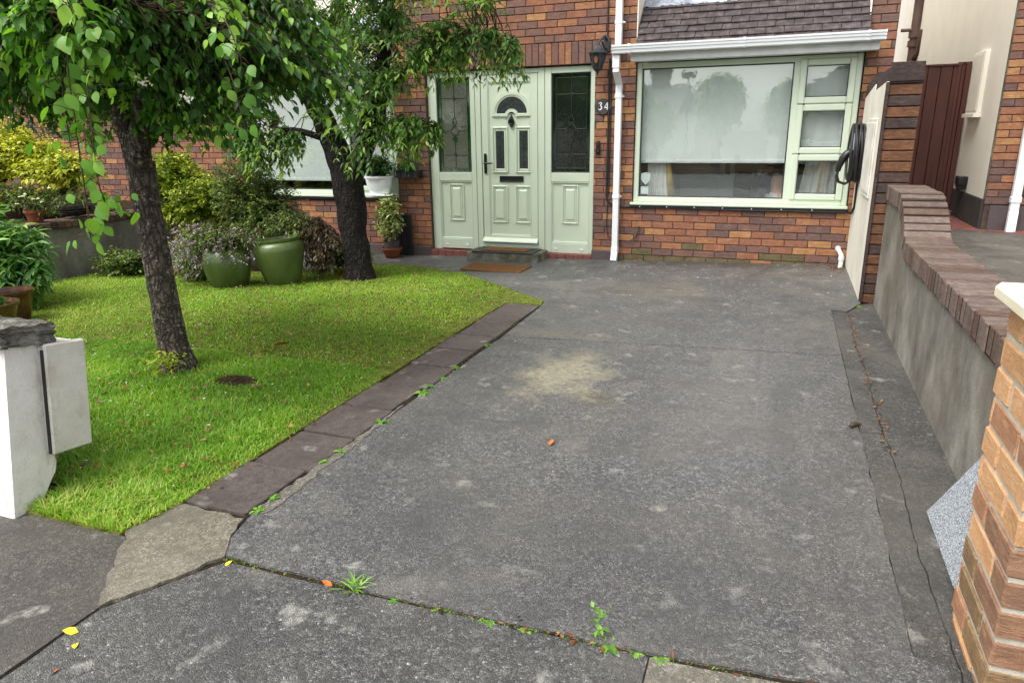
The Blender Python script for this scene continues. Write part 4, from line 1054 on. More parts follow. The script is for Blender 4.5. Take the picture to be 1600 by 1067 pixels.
curtain(-1.42, -1.26, -1.42, -1.18, 0.66, 1.25, 0.20, 'white pleated curtain above the blue window sticker', -1.22)
curtain(0.24, 0.50, 0.14, 0.50, 0.66, 1.25, 0.22, 'white pleated curtain seen through the lowest small sash')
t = thing('interior_door', 'grey inner door standing open inside the room', 'door', (-0.9, 0.9, 0.02))
m = MB(); m.box(-1.28, -0.55, 1.0, 1.04, 0.02, 2.0, 0.004); m.build('door_leaf', M['interior_door'], t)
for z0, z1 in ((0.2, 0.84), (0.92, 1.8)):
    m = MB(); ring(m, -1.18, -0.72, z0, z1, 0.02, 0.985, 1.001, 0.004); m.build('moulding', M['interior_door'], t)
m = MB(); m.box(-0.655, -0.60, 0.985, 0.999, 0.86, 1.1, 0.004); m.tube([(-0.63, 0.96, 1.0), (-0.70, 0.95, 1.0)], 0.009, 8); m.build('door_handle', M['dark_metal'], t)
# standing lamp post and dresser lines in the room
t = thing('floor_lamp', 'thin dark floor lamp standing inside the room', 'lamp', (-0.28, 0.7, 0.02))
m = MB(); m.lathe([(0.0, 0.0), (0.14, 0.0), (0.14, 0.02), (0.02, 0.03)], (-0.28, 0.7, 0.02), 20); m.build('base', M['dark_metal'], t)
m = MB(); m.tube([(-0.28, 0.7, 0.03), (-0.28, 0.7, 1.5)], 0.018, 8); m.build('pole', M['interior_paint'], t)
m = MB(); m.lathe([(0.17, 1.45), (0.10, 1.7)], (-0.28, 0.7, 0), 20); m.build('lamp_shade', M['curtain_white'], t)
t = thing('wall_shelf', 'shelves on the back wall of the room', 'shelf', (0.2, 2.6, 0.6))
for z in (0.82, 1.1, 1.2):
    m = MB(); m.box(-0.35, 0.75, 2.2, 2.6, z, z + 0.025, 0.003); m.build('shelf_board', M['interior_paint'], t)
m = MB(); m.box(-0.4, -0.36, 2.2, 2.6, 0.02, 1.4, 0.003); m.build('upright', M['interior_paint'], t)
# people seen through the window
def seated(loc, cloth, skin_m, hair_m, label, facing=0.0, s=1.0, bald=False):
    x, y, z = loc
    t = thing('person', label, 'person', loc)
    rot = Matrix.Translation(Vector(loc)) @ Matrix.Rotation(facing, 4, 'Z') @ Matrix.Scale(s, 4)
    J = dict(pel=(0, 0, 0.08), bel=(0, 0.02, 0.24), ch=(0, 0.02, 0.42), nk=(0, 0.02, 0.56), hd=(0, 0.0, 0.68), ht=(0, 0.0, 0.76),
             sl=(-0.17, 0.02, 0.50), sr=(0.17, 0.02, 0.50), el=(-0.24, -0.08, 0.28), er=(0.24, -0.08, 0.28), wl=(-0.14, -0.30, 0.24), wr=(0.14, -0.30, 0.24),
             hl=(-0.10, -0.02, 0.06), hr=(0.10, -0.02, 0.06), kl=(-0.13, -0.42, 0.08), kr=(0.13, -0.42, 0.08), al=(-0.13, -0.44, -0.34), ar=(0.13, -0.44, -0.34), fl=(-0.13, -0.60, -0.40), fr=(0.13, -0.60, -0.40))
    rad = dict(pel=.15, bel=.14, ch=.15, nk=.055, hd=.095, ht=.075, sl=.075, sr=.075, el=.05, er=.05, wl=.03, wr=.03, hl=.09, hr=.09, kl=.065, kr=.065, al=.045, ar=.045, fl=.035, fr=.035)
    E_ = [('pel', 'bel'), ('bel', 'ch'), ('ch', 'nk'), ('nk', 'hd'), ('hd', 'ht'), ('ch', 'sl'), ('ch', 'sr'), ('sl', 'el'), ('sr', 'er'), ('el', 'wl'), ('er', 'wr'), ('pel', 'hl'), ('pel', 'hr'), ('hl', 'kl'), ('hr', 'kr'), ('kl', 'al'), ('kr', 'ar'), ('al', 'fl'), ('ar', 'fr')]
    names = list(J); me = bpy.data.meshes.new('body'); me.from_pydata([J[n] for n in names], [(names.index(a), names.index(b)) for a, b in E_], [])
    o = link('body', me); md = o.modifiers.new('s', 'SKIN'); md.use_smooth_shade = True
    sk = me.skin_vertices[0].data
    for i, n in enumerate(names): sk[i].radius = (rad[n], rad[n]); sk[i].use_root = (n == 'pel')
    o.modifiers.new('d', 'SUBSURF').levels = 1
    dg = bpy.context.evaluated_depsgraph_get(); ev = o.evaluated_get(dg); me2 = bpy.data.meshes.new_from_object(ev)
    bpy.data.objects.remove(o)
    me2.materials.clear(); me2.materials.append(M[cloth]); me2.materials.append(M[skin_m])
    for p in me2.polygons:
        c = p.center
        p.material_index = 1 if c.z > 0.555 or (c.y < -0.24 and 0.18 < c.z < 0.32 and abs(c.x) < 0.25) else 0
        p.use_smooth = True
    me2.transform(rot); link('body', me2, t)
    if not bald:
        m = MB(); m.lathe([(0.0, 0.135), (0.06, 0.125), (0.098, 0.07), (0.108, 0.0), (0.10, -0.07), (0.075, -0.11), (0.05, -0.12)], (0, 0, 0), 18)
        m.v = [tuple(rot @ Vector((a, b + 0.02, c + 0.69))) for a, b, c in m.v]; m.build('hair', M[hair_m], t, smooth='all')
    m = MB(); m.lathe([(0.075, -0.02), (0.07, 0.02), (0.062, 0.04)], (0, 0, 0), 16); m.v = [tuple(rot @ Vector((a, b + 0.02, c + 0.535))) for a, b, c in m.v]; m.build('collar', M['white_cloth'], t, smooth='all')
seated((-0.18, 0.62, 0.36), 'navy_cloth', 'skin', 'hair_dark', 'person with dark hair and navy top seated inside behind the window', R(100))
seated((-0.055, 0.40, 0.14), 'white_cloth', 'skin', 'hair_dark', 'bald person seated low inside beside the window frame', R(120), bald=True)
# stickers on the glass (inside face)
t = thing('window_sticker', 'blue and white shield sticker in the corner of the large pane', 'sticker', (-1.425, 0.07, 0.74))
def shield(s, cx, cz, y0, y1, mat, name):
    P = [(-0.5, 0.55), (0.0, 0.68), (0.5, 0.55), (0.5, -0.05), (0.0, -0.62), (-0.5, -0.05)]
    m = MB(); m.prism([(cx + a * s, cz + b * s) for a, b in P], y0, y1, 'Y'); m.build(name, M[mat], t)
shield(0.105, -1.415, 0.865, 0.0655, 0.067, 'sticker_white', 'backing')
m = MB(); m.prism([(-1.46, 0.918), (-1.415, 0.931), (-1.37, 0.918), (-1.37, 0.902), (-1.46, 0.902)], 0.0672, 0.0676, 'Y'); m.build('band', M['sticker_blue'], t)
m = MB(); m.prism([(-1.46, 0.86), (-1.37, 0.86), (-1.415, 0.81)], 0.0672, 0.0676, 'Y'); m.build('band', M['sticker_blue'], t)
m = MB(); m.box(-1.465, -1.38, 0.0655, 0.067, 0.705, 0.785); m.build('card', M['sticker_white'], t)
for i, (a, b) in enumerate(((-1.455, -1.44), (-1.432, -1.414), (-1.407, -1.39))):
    m = MB(); m.box(a, b, 0.0672, 0.0676, 0.742, 0.765); m.build('mark', M['dark_metal'], t)
m = MB(); m.box(-1.458, -1.388, 0.0672, 0.0676, 0.72, 0.730); m.build('mark', M['dark_metal'], t)
m = MB(); m.prism(arc(-0.475, 1.09, 0.034, 0, 2 * math.pi, 8)[:-1], 0.0655, 0.067, 'Y'); tag(m.build('round_sticker', M['sticker_white']), 'small white round sticker on the large pane', 'sticker')
for o in list(S.objects):
    pass

# ================================================================== THINGS ON THE HOUSE WALL
# coach lantern
_mark = set(S.objects)
t = thing('wall_lantern', 'black coach lantern hanging beside the white gutter', 'lantern', (-1.91, -0.02, 2.02))
lx, ly = -1.945, -0.16
m = MB(); m.box(-1.925, -1.865, -0.025, -0.001, 2.16, 2.30, 0.006)
m.tube([(-1.895, -0.02, 2.27), (-1.90, -0.08, 2.30), (-1.92, -0.13, 2.27), (lx, ly, 2.235)], [0.012, 0.014, 0.012, 0.010], 8)
m.tube([(-1.895, -0.02, 2.19), (-1.905, -0.07, 2.20), (-1.92, -0.11, 2.25)], [0.008, 0.010, 0.008], 8); m.build('bracket', M['dark_metal'], t, smooth=40)
m = MB(); m.lathe([(0.0, 2.25), (0.012, 2.245), (0.018, 2.225), (0.036, 2.21), (0.05, 2.185), (0.056, 2.165), (0.092, 2.15), (0.092, 2.143), (0.0, 2.143)], (lx, ly, 0), 8); m.build('hood', M['dark_metal'], t)
m = MB(); m.lathe([(0.074, 2.142), (0.066, 2.09), (0.048, 2.03), (0.044, 2.02)], (lx, ly, 0), 6); m.build('pane', M['frosted_dark'], t)
m = MB()
for i in range(6):
    a = i * math.pi / 3; m.tube([(lx + r * math.cos(a), ly + r * math.sin(a), z) for r, z in ((0.077, 2.143), (0.069, 2.09), (0.050, 2.03), (0.045, 2.018))], 0.005, 5)
m.lathe([(0.05, 2.022), (0.046, 2.005), (0.02, 1.985), (0.008, 1.97), (0.010, 1.96), (0.0, 1.945)], (lx, ly, 0), 8); m.build('cage', M['dark_metal'], t)
m = MB(); m.prism([(lx + 0.018 * math.cos(q) , 2.085 + 0.032 * math.sin(q)) for q in [i * 2 * math.pi / 14 for i in range(14)]], ly - 0.067, ly - 0.063, 'Y'); m.build('amber_panel', M['amber_glass'], t)
for o in [q for q in S.objects if q not in _mark and q.type == 'MESH']:
    o.data.transform(Matrix.Translation((-1.86, 0, 2.28)) @ Matrix.Scale(1.10, 4) @ Matrix.Translation((1.895, 0, -2.27)))
# house number
t = thing('house_number_sign', 'dark oval plaque with white number 34 beside the door', 'sign', (-1.885, -0.01, 1.62))
nx, nz = -1.885, 1.625
P = []
for i in range(40):
    a = 2 * math.pi * i / 40; r = 1 + 0.10 * math.cos(4 * a); P.append((nx + 0.088 * r * math.cos(a), nz + 0.075 * r * math.sin(a)))
m = MB(); m.prism(P, -0.016, -0.004, 'Y'); m.build('plaque', M['plinth_black'], t)
def stroke(pts, ws, ox, oz, s, y, par):
    m = MB(); L_ = []; R_ = []
    k = len(pts)
    for i in range(k):
        a = Vector(pts[max(0, i - 1)]); b = Vector(pts[min(k - 1, i + 1)]); d_ = (b - a).normalized(); n_ = Vector((-d_.y, d_.x)); p = Vector(pts[i]); w = ws[i] if hasattr(ws, '__len__') else ws
        L_.append(p + n_ * w); R_.append(p - n_ * w)
    for i in range(k - 1):
        m.prism([(ox + q.x * s, oz + q.y * s) for q in (L_[i], L_[i + 1], R_[i + 1], R_[i])], y, y + 0.003, 'Y')
    return m.build('digit', M['petal_white'], par)
three = [(-0.35, 0.62), (-0.2, 0.85), (0.05, 0.92), (0.28, 0.78), (0.30, 0.5), (0.12, 0.28), (-0.05, 0.2), (0.15, 0.12), (0.36, -0.12), (0.36, -0.5), (0.12, -0.8), (-0.2, -0.85), (-0.42, -0.62)]
stroke(three, [.10, .06, .09, .13, .15, .10, .05, .09, .14, .15, .12, .07, .12], nx - 0.033, nz + 0.002, 0.043, -0.0195, t)
four = [(0.25, -0.85), (0.25, 0.0), (0.27, 0.85), (-0.45, -0.25), (-0.2, -0.36), (0.2, -0.36), (0.55, -0.34)]
stroke(four[:3], [.16, .13, .10], nx + 0.034, nz + 0.002, 0.043, -0.0195, t); stroke([(0.27, 0.85), (-0.1, 0.25), (-0.48, -0.30)], [.06, .07, .08], nx + 0.034, nz + 0.002, 0.043, -0.0197, t); stroke([(-0.5, -0.32), (0.1, -0.36), (0.55, -0.28)], [.10, .12, .07], nx + 0.034, nz + 0.002, 0.043, -0.0199, t)
# doorbell camera
t = thing('doorbell', 'small black video doorbell on the brick beside the door', 'doorbell', (-1.93, -0.01, 1.15))
m = MB(); m.box(-1.953, -1.911, -0.03, -0.001, 1.13, 1.27, 0.008); m.build('case', M['black_gloss'], t, smooth=40)
m = MB(); m.lathe([(0.0, -0.033), (0.010, -0.033), (0.012, -0.029)], (-1.932, 0, 1.24), 14, axis='Y'); m.build('lens', M['dark_metal'], t)
m = MB(); m.lathe([(0.0, -0.0325), (0.013, -0.0325), (0.014, -0.029)], (-1.932, 0, 1.165), 14, axis='Y'); m.build('button', M['dark_metal'], t)

# ================================================================== STUB WALL WITH THE CAR CHARGER
t = thing('side_wall', 'tall cream rendered side wall with dark brick end beside the driveway', 'wall', (0.78, -0.8, 0.0))
top = [(0.0, 1.63), (-0.80, 1.72), (-0.83, 1.665), (-1.585, 1.70)]
m = MB(); m.prism([(0.0, -0.1)] + top + [(-1.585, 0.03), (-1.50, -0.1)], 0.655, 0.672, 'X'); m.build('render', M['cream_render'], t)
m = MB(); m.prism([(0.008, -0.1), (0.008, 1.65), (-0.8, 1.74), (-0.83, 1.69), (-1.55, 1.72), (-1.55, -0.1)], 0.673, 0.89, 'X'); core = m.build('core', M['mortar'], t)
m = MB()
for (a, za), (b, zb_) in ((top[0], top[1]), (top[2], top[3])):
    m.add([(0.660, a, za + 0.002), (0.660, b, zb_ + 0.002), (0.660, b, zb_ + 0.095), (0.660, a, za + 0.11), (0.90, a, za + 0.002), (0.90, b, zb_ + 0.002), (0.90, b, zb_ + 0.095), (0.90, a, za + 0.11)],
          [(0, 1, 2, 3), (4, 7, 6, 5), (0, 4, 5, 1), (3, 2, 6, 7), (1, 5, 6, 2), (0, 3, 7, 4)])
m.build('coping', SB[2], t)
z = 0.0; k = 0
while z < 1.78:
    mi = random.choices([0, 1, 2], [2, 2, 1] if z < 1.35 else [1, 0.3, 3])[0]
    brick_obj(0.788, -1.572 + random.uniform(-0.006, 0.004), z + 0.04, 0.222, 0.071, SB, mi, core, dep=0.06); z += 0.08; k += 1
m = MB(); m.box(0.655, 0.676, -1.588, -1.552, -0.05, 1.695); m.build('corner_edge', SB[2], t)

# EV charger
t = thing('car_charger', 'black coiled charging cable on its holder on the cream side wall', 'charger', (0.62, -0.4, 0.9))
m = MB(); m.prism([(y, z) for y, z in [(-0.40 + 0.15 * math.cos(q), 1.17 + 0.19 * math.sin(q)) for q in [i * 2 * math.pi / 24 for i in range(24)]]], 0.585, 0.654, 'X'); m.build('holder', M['black_rubber'], t, smooth=40)
m = MB(); m.prism([(y, z) for y, z in [(-0.40 + 0.10 * math.cos(q), 1.19 + 0.13 * math.sin(q)) for q in [i * 2 * math.pi / 24 for i in range(24)]]], 0.548, 0.584, 'X'); m.build('front_cover', M['white_upvc'], t, smooth=40)
for c in range(6):
    m = MB(); pts = []
    ph = random.uniform(0, 6)
    for i in range(33):
        a = 2 * math.pi * i / 32; x = 0.548 + c * 0.019 + 0.006 * math.sin(a * 2 + ph); r = 1 + 0.03 * math.sin(a * 3 + ph)
        pts.append((x, -0.40 + (0.19 + 0.006 * (c % 3)) * r * math.sin(a), 1.145 + (0.245 + 0.012 * (c % 2)) * r * math.cos(a)))
    m.tube(pts, 0.0125, 8, cap=False); m.build('cable_coil', M['black_rubber'], t, smooth='all')
m = MB(); m.tube([(0.60, -0.44, 1.16), (0.555, -0.47, 1.155), (0.52, -0.48, 1.14), (0.49, -0.48, 1.10), (0.463, -0.48, 1.03), (0.458, -0.48, 0.985)], [0.032, 0.036, 0.038, 0.034, 0.028, 0.022], 12); m.build('charging_gun', M['black_gloss'], t, smooth=50)
m = MB(); m.tube([(0.458, -0.48, 0.99), (0.457, -0.48, 0.94), (0.475, -0.47, 0.89), (0.53, -0.45, 0.87), (0.58, -0.43, 0.90), (0.60, -0.42, 0.96)], 0.0125, 8); m.build('cable_loop', M['black_rubber'], t, smooth='all')
m = MB(); m.tube([(0.62, -0.36, 0.96), (0.645, -0.34, 0.85), (0.647, -0.32, 0.65), (0.64, -0.20, 0.575), (0.62, -0.05, 0.563)], 0.011, 8); m.build('supply_cable', M['black_rubber'], t, smooth='all')
# cream service box on the same wall
t = thing('wall_box', 'narrow cream service box mounted on the rendered side wall', 'box', (0.64, -1.0, 0.8))
m = MB(); m.box(0.640, 0.6545, -1.38, -0.72, 0.82, 1.44, 0.003); m.build('case', M['meter_plastic'], t)
m = MB(); m.box(0.632, 0.6395, -1.34, -0.76, 0.86, 1.41, 0.003); m.build('door', M['meter_plastic'], t)
# waste pipe stub
t = thing('waste_pipe', 'short white waste pipe at the foot of the brick wall', 'pipe', (0.60, -0.1, 0.0))
m = MB(); m.tube([(0.57, 0.03, 0.215), (0.575, -0.05, 0.19), (0.60, -0.11, 0.155), (0.605, -0.12, 0.08), (0.60, -0.135, 0.012)], 0.022, 12, cap=False); m.build('pipe', M['white_upvc_dirty'], t, smooth='all')
for p in ((0.572, -0.02, 0.20), (0.604, -0.118, 0.12)):
    m = MB(); m.lathe([(0.028, -0.018), (0.028, 0.018)], p, 12, cap=(True, True)); m.build('collar', M['white_upvc_dirty'], t)

# ================================================================== BOUNDARY WALL WITH SWEPT COPING
t = thing('boundary_wall', 'low grey rendered boundary wall with swept brick on edge coping', 'wall', (0.88, -3.6, 0.0))
def wtop(y):
    """top of the render along the wall"""
    a, b = -2.30, -2.86
    if y >= a: return 0.835
    if y <= b: return 0.575
    u = (a - y) / (a - b); u = u * u * (3 - 2 * u); return 0.835 + (0.575 - 0.835) * u
P = [(-1.59, -0.1)] + [(-1.59 - i * 0.06, wtop(-1.59 - i * 0.06)) for i in range(70)] + [(-5.74, 0.575), (-5.74, -0.1)]
m = MB()
# wall face as strips so that the swept top is clean
ysn = [-1.59 - i * (4.15 / 90) for i in range(91)]
for a, b in zip(ysn[:-1], ysn[1:]):
    m.add([(0.765, a, -0.1), (0.765, b, -0.1), (0.765, b, wtop(b)), (0.765, a, wtop(a)), (0.985, a, -0.1), (0.985, b, -0.1), (0.985, b, wtop(b)), (0.985, a, wtop(a))], [(0, 1, 2, 3), (4, 7, 6, 5), (3, 2, 6, 7)])
body = m.build('render', M['grey_render'], t)
# arc-length walk for the coping bricks (brick on edge, each its own piece)
y = -1.60; pcs = []
path = [(-1.60 - i * 0.004, wtop(-1.60 - i * 0.004)) for i in range(1040)]
acc = [0.0]
for (a, b), (c, d_) in zip(path[:-1], path[1:]): acc.append(acc[-1] + math.hypot(c - a, d_ - b))
acc = np.array(acc); PY = np.array([p[0] for p in path]); PZ = np.array([p[1] for p in path])
CM = {}
s_ = 0.03
while s_ < acc[-1] - 0.03:
    py, pz = np.interp(s_, acc, PY), np.interp(s_, acc, PZ); qy, qz = np.interp(s_ + 0.03, acc, PY), np.interp(s_ + 0.03, acc, PZ); ry, rz = np.interp(s_ - 0.03, acc, PY), np.interp(s_ - 0.03, acc, PZ)
    ang = math.atan2(rz - qz, ry - qy)
    mi = random.randrange(4)
    if mi not in CM:
        b = MB(); b.box(-0.130, 0.130, -0.0300, 0.0300, 0.0, 0.110, 0.004); CM[mi] = b.mesh('coping_brick', CB[mi])
    o = link('coping_brick', CM[mi], body)
    o.matrix_basis = Matrix.Translation((0.875 + random.uniform(-0.003, 0.003), py, pz + 0.004 + random.uniform(-0.002, 0.002))) @ Matrix.Rotation(ang, 4, 'X')
    s_ += 0.0745
m = MB()
for i in range(0, len(path) - 8, 8):
    a, b = path[i], path[i + 8]
    m.add([(0.749, a[0], a[1] + 0.003), (0.749, b[0], b[1] + 0.003), (0.749, b[0], b[1] + 0.109), (0.749, a[0], a[1] + 0.109), (0.993, a[0], a[1] + 0.003), (0.993, b[0], b[1] + 0.003), (0.993, b[0], b[1] + 0.109), (0.993, a[0], a[1] + 0.109)], [(0, 1, 2, 3), (4, 7, 6, 5), (3, 2, 6, 7), (0, 4, 5, 1)])
m.build('coping_mortar', M['dark_joint'], t)

# ================================================================== RIGHT-HAND BRICK PILLAR
t = thing('gate_pillar', 'orange and brown brick gate pillar with cream concrete cap', 'pillar', (0.79, -5.9, 0.0))
X0, X1, Y0, Y1 = 0.575, 1.025, -6.06, -5.70
m = MB(); m.box(X0 + 0.003, X1 - 0.003, Y0 + 0.003, Y1 - 0.003, -0.1, 0.945); pcore = m.build('mortar_core', M['mortar_light'], t)
PCH = 0.084; nb = 0; z = -0.06
def pick(z):
    return random.choices(range(5), [3, 1.6, 2, 1.2, 0.3] if z > 0.28 else [0.8, 2, 1, 2, 2])[0]
k = 0
while z < 0.93:
    z0, z1 = z + 0.006, min(z + PCH - 0.006, 0.94)
    def bb(a, b, c, d_):
        q = MB(); j = 0.003; q.box(a, b, c, d_, z0 + random.uniform(-.002, .002), z1 + random.uniform(-.002, .002), 0.005, xf=None); q.v = [(u + random.uniform(-.0016, .0016), v + random.uniform(-.0016, .0016), w + random.uniform(-.0018, .0018)) for u, v, w in q.v]
        o = q.build('brick', PB[pick(z)], pcore)
    L = Y1 - Y0
    if k % 2:   # long brick on the left face from the corner, short on the front
        bb(X0 - random.uniform(0, .004), X0 + 0.105, Y0 - 0.001, Y0 + 0.220); bb(X0 - random.uniform(0, .004), X0 + 0.105, Y0 + 0.233, Y1 + 0.001)
        bb(X0 + 0.114, X0 + 0.33, Y0 - 0.001, Y0 + 0.10); bb(X0 + 0.339, X1, Y0 - 0.001, Y0 + 0.10)
    else:       # header at the corner
        bb(X0 - random.uniform(0, .004), X0 + 0.218, Y0 - 0.002, Y0 + 0.103); bb(X0 - random.uniform(0, .004), X0 + 0.105, Y0 + 0.116, Y0 + 0.333); bb(X0, X0 + 0.105, Y0 + 0.346, Y1 + 0.001) if L > 0.355 else None
        bb(X0 + 0.227, X1, Y0 - 0.002, Y0 + 0.103)
    bb(X0 + 0.12, X1, Y1 - 0.10, Y1 + 0.002); bb(X1 - 0.10, X1 + 0.002, Y0 + 0.115, Y1 - 0.11)
    z += PCH; k += 1
m = MB(); m.box(X0 - 0.035, X1 + 0.035, Y0 - 0.035, Y1 + 0.035, 0.948, 0.995, 0.012)
zc = 0.9952; cxp, cyp = (X0 + X1) / 2, (Y0 + Y1) / 2
m.add([(X0 - 0.025, Y0 - 0.025, zc - .004), (X1 + 0.025, Y0 - 0.025, zc - .004), (X1 + 0.025, Y1 + 0.025, zc - .004), (X0 - 0.025, Y1 + 0.025, zc - .004), (cxp, cyp, zc + 0.05)], [(0, 1, 4), (1, 2, 4), (2, 3, 4), (3, 0, 4)])
m.build('cap', M['cap_concrete'], t)

# leaning granite offcut
m = MB()
quad = [(-5.60, 0.012), (-5.09, 0.012), (-5.315, 0.44), (-5.35, 0.462), (-5.62, 0.462)]
n_ = len(quad); lean = lambda z: 0.600 + z * 0.30
va = [(lean(z), y, z) for y, z in quad]; vb = [(lean(z) + 0.028, y, z - 0.004) for y, z in quad]
m.add(va + vb, [tuple(range(n_)), tuple(range(2 * n_ - 1, n_ - 1, -1))] + [(i, (i + 1) % n_, n_ + (i + 1) % n_, n_ + i) for i in range(n_)])
tag(m.build('granite_slab', M['granite']), 'speckled grey granite slab leaning against the grey boundary wall', 'slab')

# ================================================================== NEIGHBOUR ON THE RIGHT
t = thing('rendered_house', 'cream rendered neighbouring house with dark plinth and brick front', 'house', (4.0, 3.0, 0.3))
m = MB(); m.box(2.0, 2.03, 1.06, 12.0, 0.62, 5.5); m.build('side_wall', M['cream_render_smooth'], t)
m = MB(); m.box(1.985, 2.04, 1.05, 12.0, 0.2, 0.618, 0.004); m.build('plinth', M['plinth_black'], t)
m = MB(); m.box(2.05, 6.0, 0.965, 1.0, 0.2, 0.56, 0.004); m.build('plinth', M['plinth_paint'], t)
m = MB(); m.box(2.008, 6.0, 1.012, 1.2, 0.3, 5.5); nw = m.build('front_wall', M['mortar'], t)
z = 0.57; k = 0; jm = MB()
while z < 5.4:
    x = 2.0 - (0.1125 if k % 2 else 0.0)
    while x < 6.0:
        a, b = max(2.004, x + 0.004), min(6.0, x + 0.221)
        if b - a > 0.03:
            if x < 2.75 and z < 2.9: brick_obj((a + b) / 2, 1.0 + random.uniform(-.002, .002), z + 0.0375, round(b - a, 3), 0.0665, HB, pal(), nw)
            else: jm.box(a, b, 1.0, 1.05, z + 0.0045, z + 0.071, 0.0, pal())
        x += 0.225
    z += 0.075; k += 1
stuff(jm.build('brickwork', HB, nw))
m = MB(); m.box(1.995, 2.03, 1.03, 1.058, 0.62, 5.5); m.build('corner_bead', M['mossy_concrete'], t)
m = MB(); m.box(2.215, 2.295, 0.90, 0.965, 0.52, 5.5, 0.004); m.box(2.208, 2.302, 0.893, 0.97, 0.60, 0.66, 0.004)
m.add([(2.215, 0.90, 0.52), (2.295, 0.90, 0.52), (2.295, 0.96, 0.52), (2.215, 0.96, 0.52), (2.20, 0.84, 0.31), (2.28, 0.84, 0.31), (2.28, 0.90, 0.30), (2.20, 0.90, 0.30)], [(0, 4, 5, 1), (1, 5, 6, 2), (2, 6, 7, 3), (3, 7, 4, 0)])
m.build('downpipe', M['white_upvc'], t)
m = MB(); m.tube([(1.93, 7.25, 0.3), (1.93, 7.25, 5.5)], 0.075, 12); m.build('soil_pipe', M['brown_pipe'], t, smooth=50)
for z in (2.75, 2.9): 
    m = MB(); m.tube([(1.93, 7.25, z - 0.05), (1.93, 7.25, z + 0.05)], 0.10, 12); m.build('pipe_collar', M['brown_pipe'], t, smooth=50)
m = MB(); m.tube([(1.70, 7.25, 2.98), (2.3, 7.2, 2.98)], 0.03, 8); m.tube([(1.93, 7.25, 2.5), (1.99, 7.0, 2.6), (1.99, 6.95, 2.95)], 0.045, 8); m.build('pipe_branch', M['brown_pipe'], t, smooth=50)
t = thing('meter_cabinet', 'cream meter cabinet on the neighbouring cream wall', 'cabinet', (1.98, 2.1, 1.4))
m = MB(); m.box(1.95, 1.999, 1.80, 2.34, 1.50, 2.16, 0.006); m.build('case', M['cream_render_smooth'], t)
m = MB(); m.box(1.943, 1.9495, 1.83, 2.31, 1.53, 2.13, 0.003); m.build('door', M['cream_render_smooth'], t)
m = MB(); m.box(1.92, 1.9995, 1.78, 2.36, 1.455, 1.499, 0.004); m.build('foot', M['cream_render_smooth'], t)
t = thing('wall_light', 'small black outdoor light low on the neighbouring cream wall', 'light', (1.98, 2.0, 0.7))
m = MB(); m.box(1.90, 1.9995, 1.88, 2.06, 0.70, 0.80, 0.008); m.build('case', M['black_gloss'], t, smooth=40)
m = MB(); m.prism([(1.999, 0.70), (1.90, 0.70), (1.93, 0.635), (1.999, 0.66)], 1.90, 2.04, 'Y'); m.build('hood', M['black_gloss'], t)
# gate between the houses
t = thing('side_gate', 'dark brown boarded gate closing the passage between the houses', 'gate', (1.4, 2.6, 0.3))
x = 0.87
while x < 1.84:
    m = MB(); m.prism([(x, 2.6), (x + 0.006, 2.588), (x + 0.125, 2.588), (x + 0.131, 2.6), (x + 0.131, 2.62), (x, 2.62)], 0.34, 2.06, 'Z'); m.build('board', M['brown_paint'], t); x += 0.133
m = MB(); m.box(0.862, 1.86, 2.622, 2.67, 1.75, 1.85); m.box(0.862, 1.86, 2.622, 2.67, 0.6, 0.7); m.build('rail', M['brown_paint'], t)
m = MB(); m.box(0.862, 1.97, 2.57, 2.64, 2.062, 2.085, 0.004); m.build('top_cap', M['brown_paint'], t)
for a, b, y in ((1.845, 1.885, 2.575), (1.888, 1.925, 2.57), (1.93, 1.985, 2.56)):
    m = MB(); m.box(a, b, y, 2.64, 0.3, 2.10, 0.004); m.build('post', M['brown_paint'], t)
m = MB(); m.box(1.62, 1.98, 2.35, 2.56, 0.30, 0.36, 0.008); tag(m.build('threshold_block', M['red_tile']), 'red painted block on the ground before the brown gate', 'block')
t = struct(MB().add([(1.75, 1.0, 0.307), (2.6, 0.55, 0.307), (2.9, 0.96, 0.307), (2.0, 1.04, 0.307), (1.97, 2.2, 0.307), (1.85, 2.2, 0.307)], [(0, 1, 2, 3), (0, 3, 4, 5)]).build('red_paving', M['red_tile']))

# ================================================================== LEFT GATE PIER AND FRONT WALL
t = thing('garden_wall', 'white rendered end of garden wall, chipped and leaning, with rough stone cap', 'wall', (-2.8, -6.15, 0.0))
tilt = Matrix.Translation((0, -6.15, 0)) @ Matrix.Rotation(R(-9), 4, 'X') @ Matrix.Translation((0, 6.15, 0))
random.seed(21)
WX = -2.645
# end-on outline (y, z): the far lower edge is broken away
far = []
for i in range(19):
    z = -0.03 + 0.67 * i / 18
    y = -6.075
    if z < 0.11: y -= 0.075 * (1 - (z + 0.03) / 0.14) ** 0.8
    elif z < 0.16: y += 0.004
    elif z < 0.42: y -= 0.010 + 0.010 * math.sin(z * 30)
    far.append((y + random.uniform(-0.006, 0.006), z))
P = [(-6.245, -0.03)] + far + [(-6.245, 0.64)]
n_ = len(P)
m = MB()
xs_ = [WX, WX - 0.012, -7.0]
for k_, x in enumerate(xs_):
    for (a, b) in P:
        yy = a + ((0.004 if a > -6.2 else -0.004) if k_ else 0)
        m.v.append(tuple(tilt @ Vector((x + random.uniform(-.002, .002), yy, b))))
m.f.append(tuple(range(n_))); m.mi.append(0)
for k_ in range(2):
    for i in range(n_): m.f.append((k_ * n_ + i, k_ * n_ + (i + 1) % n_, (k_ + 1) * n_ + (i + 1) % n_, (k_ + 1) * n_ + i)); m.mi.append(0)
m.build('render', M['white_masonry'], t)
m = MB()
for (a, b), (c, d_) in zip(far[1:-1], far[2:]): m.box(WX - 0.16, WX - 0.014, a - 0.02, a + 0.012 + random.uniform(0, 0.006), b, d_, 0.002, xf=tilt)
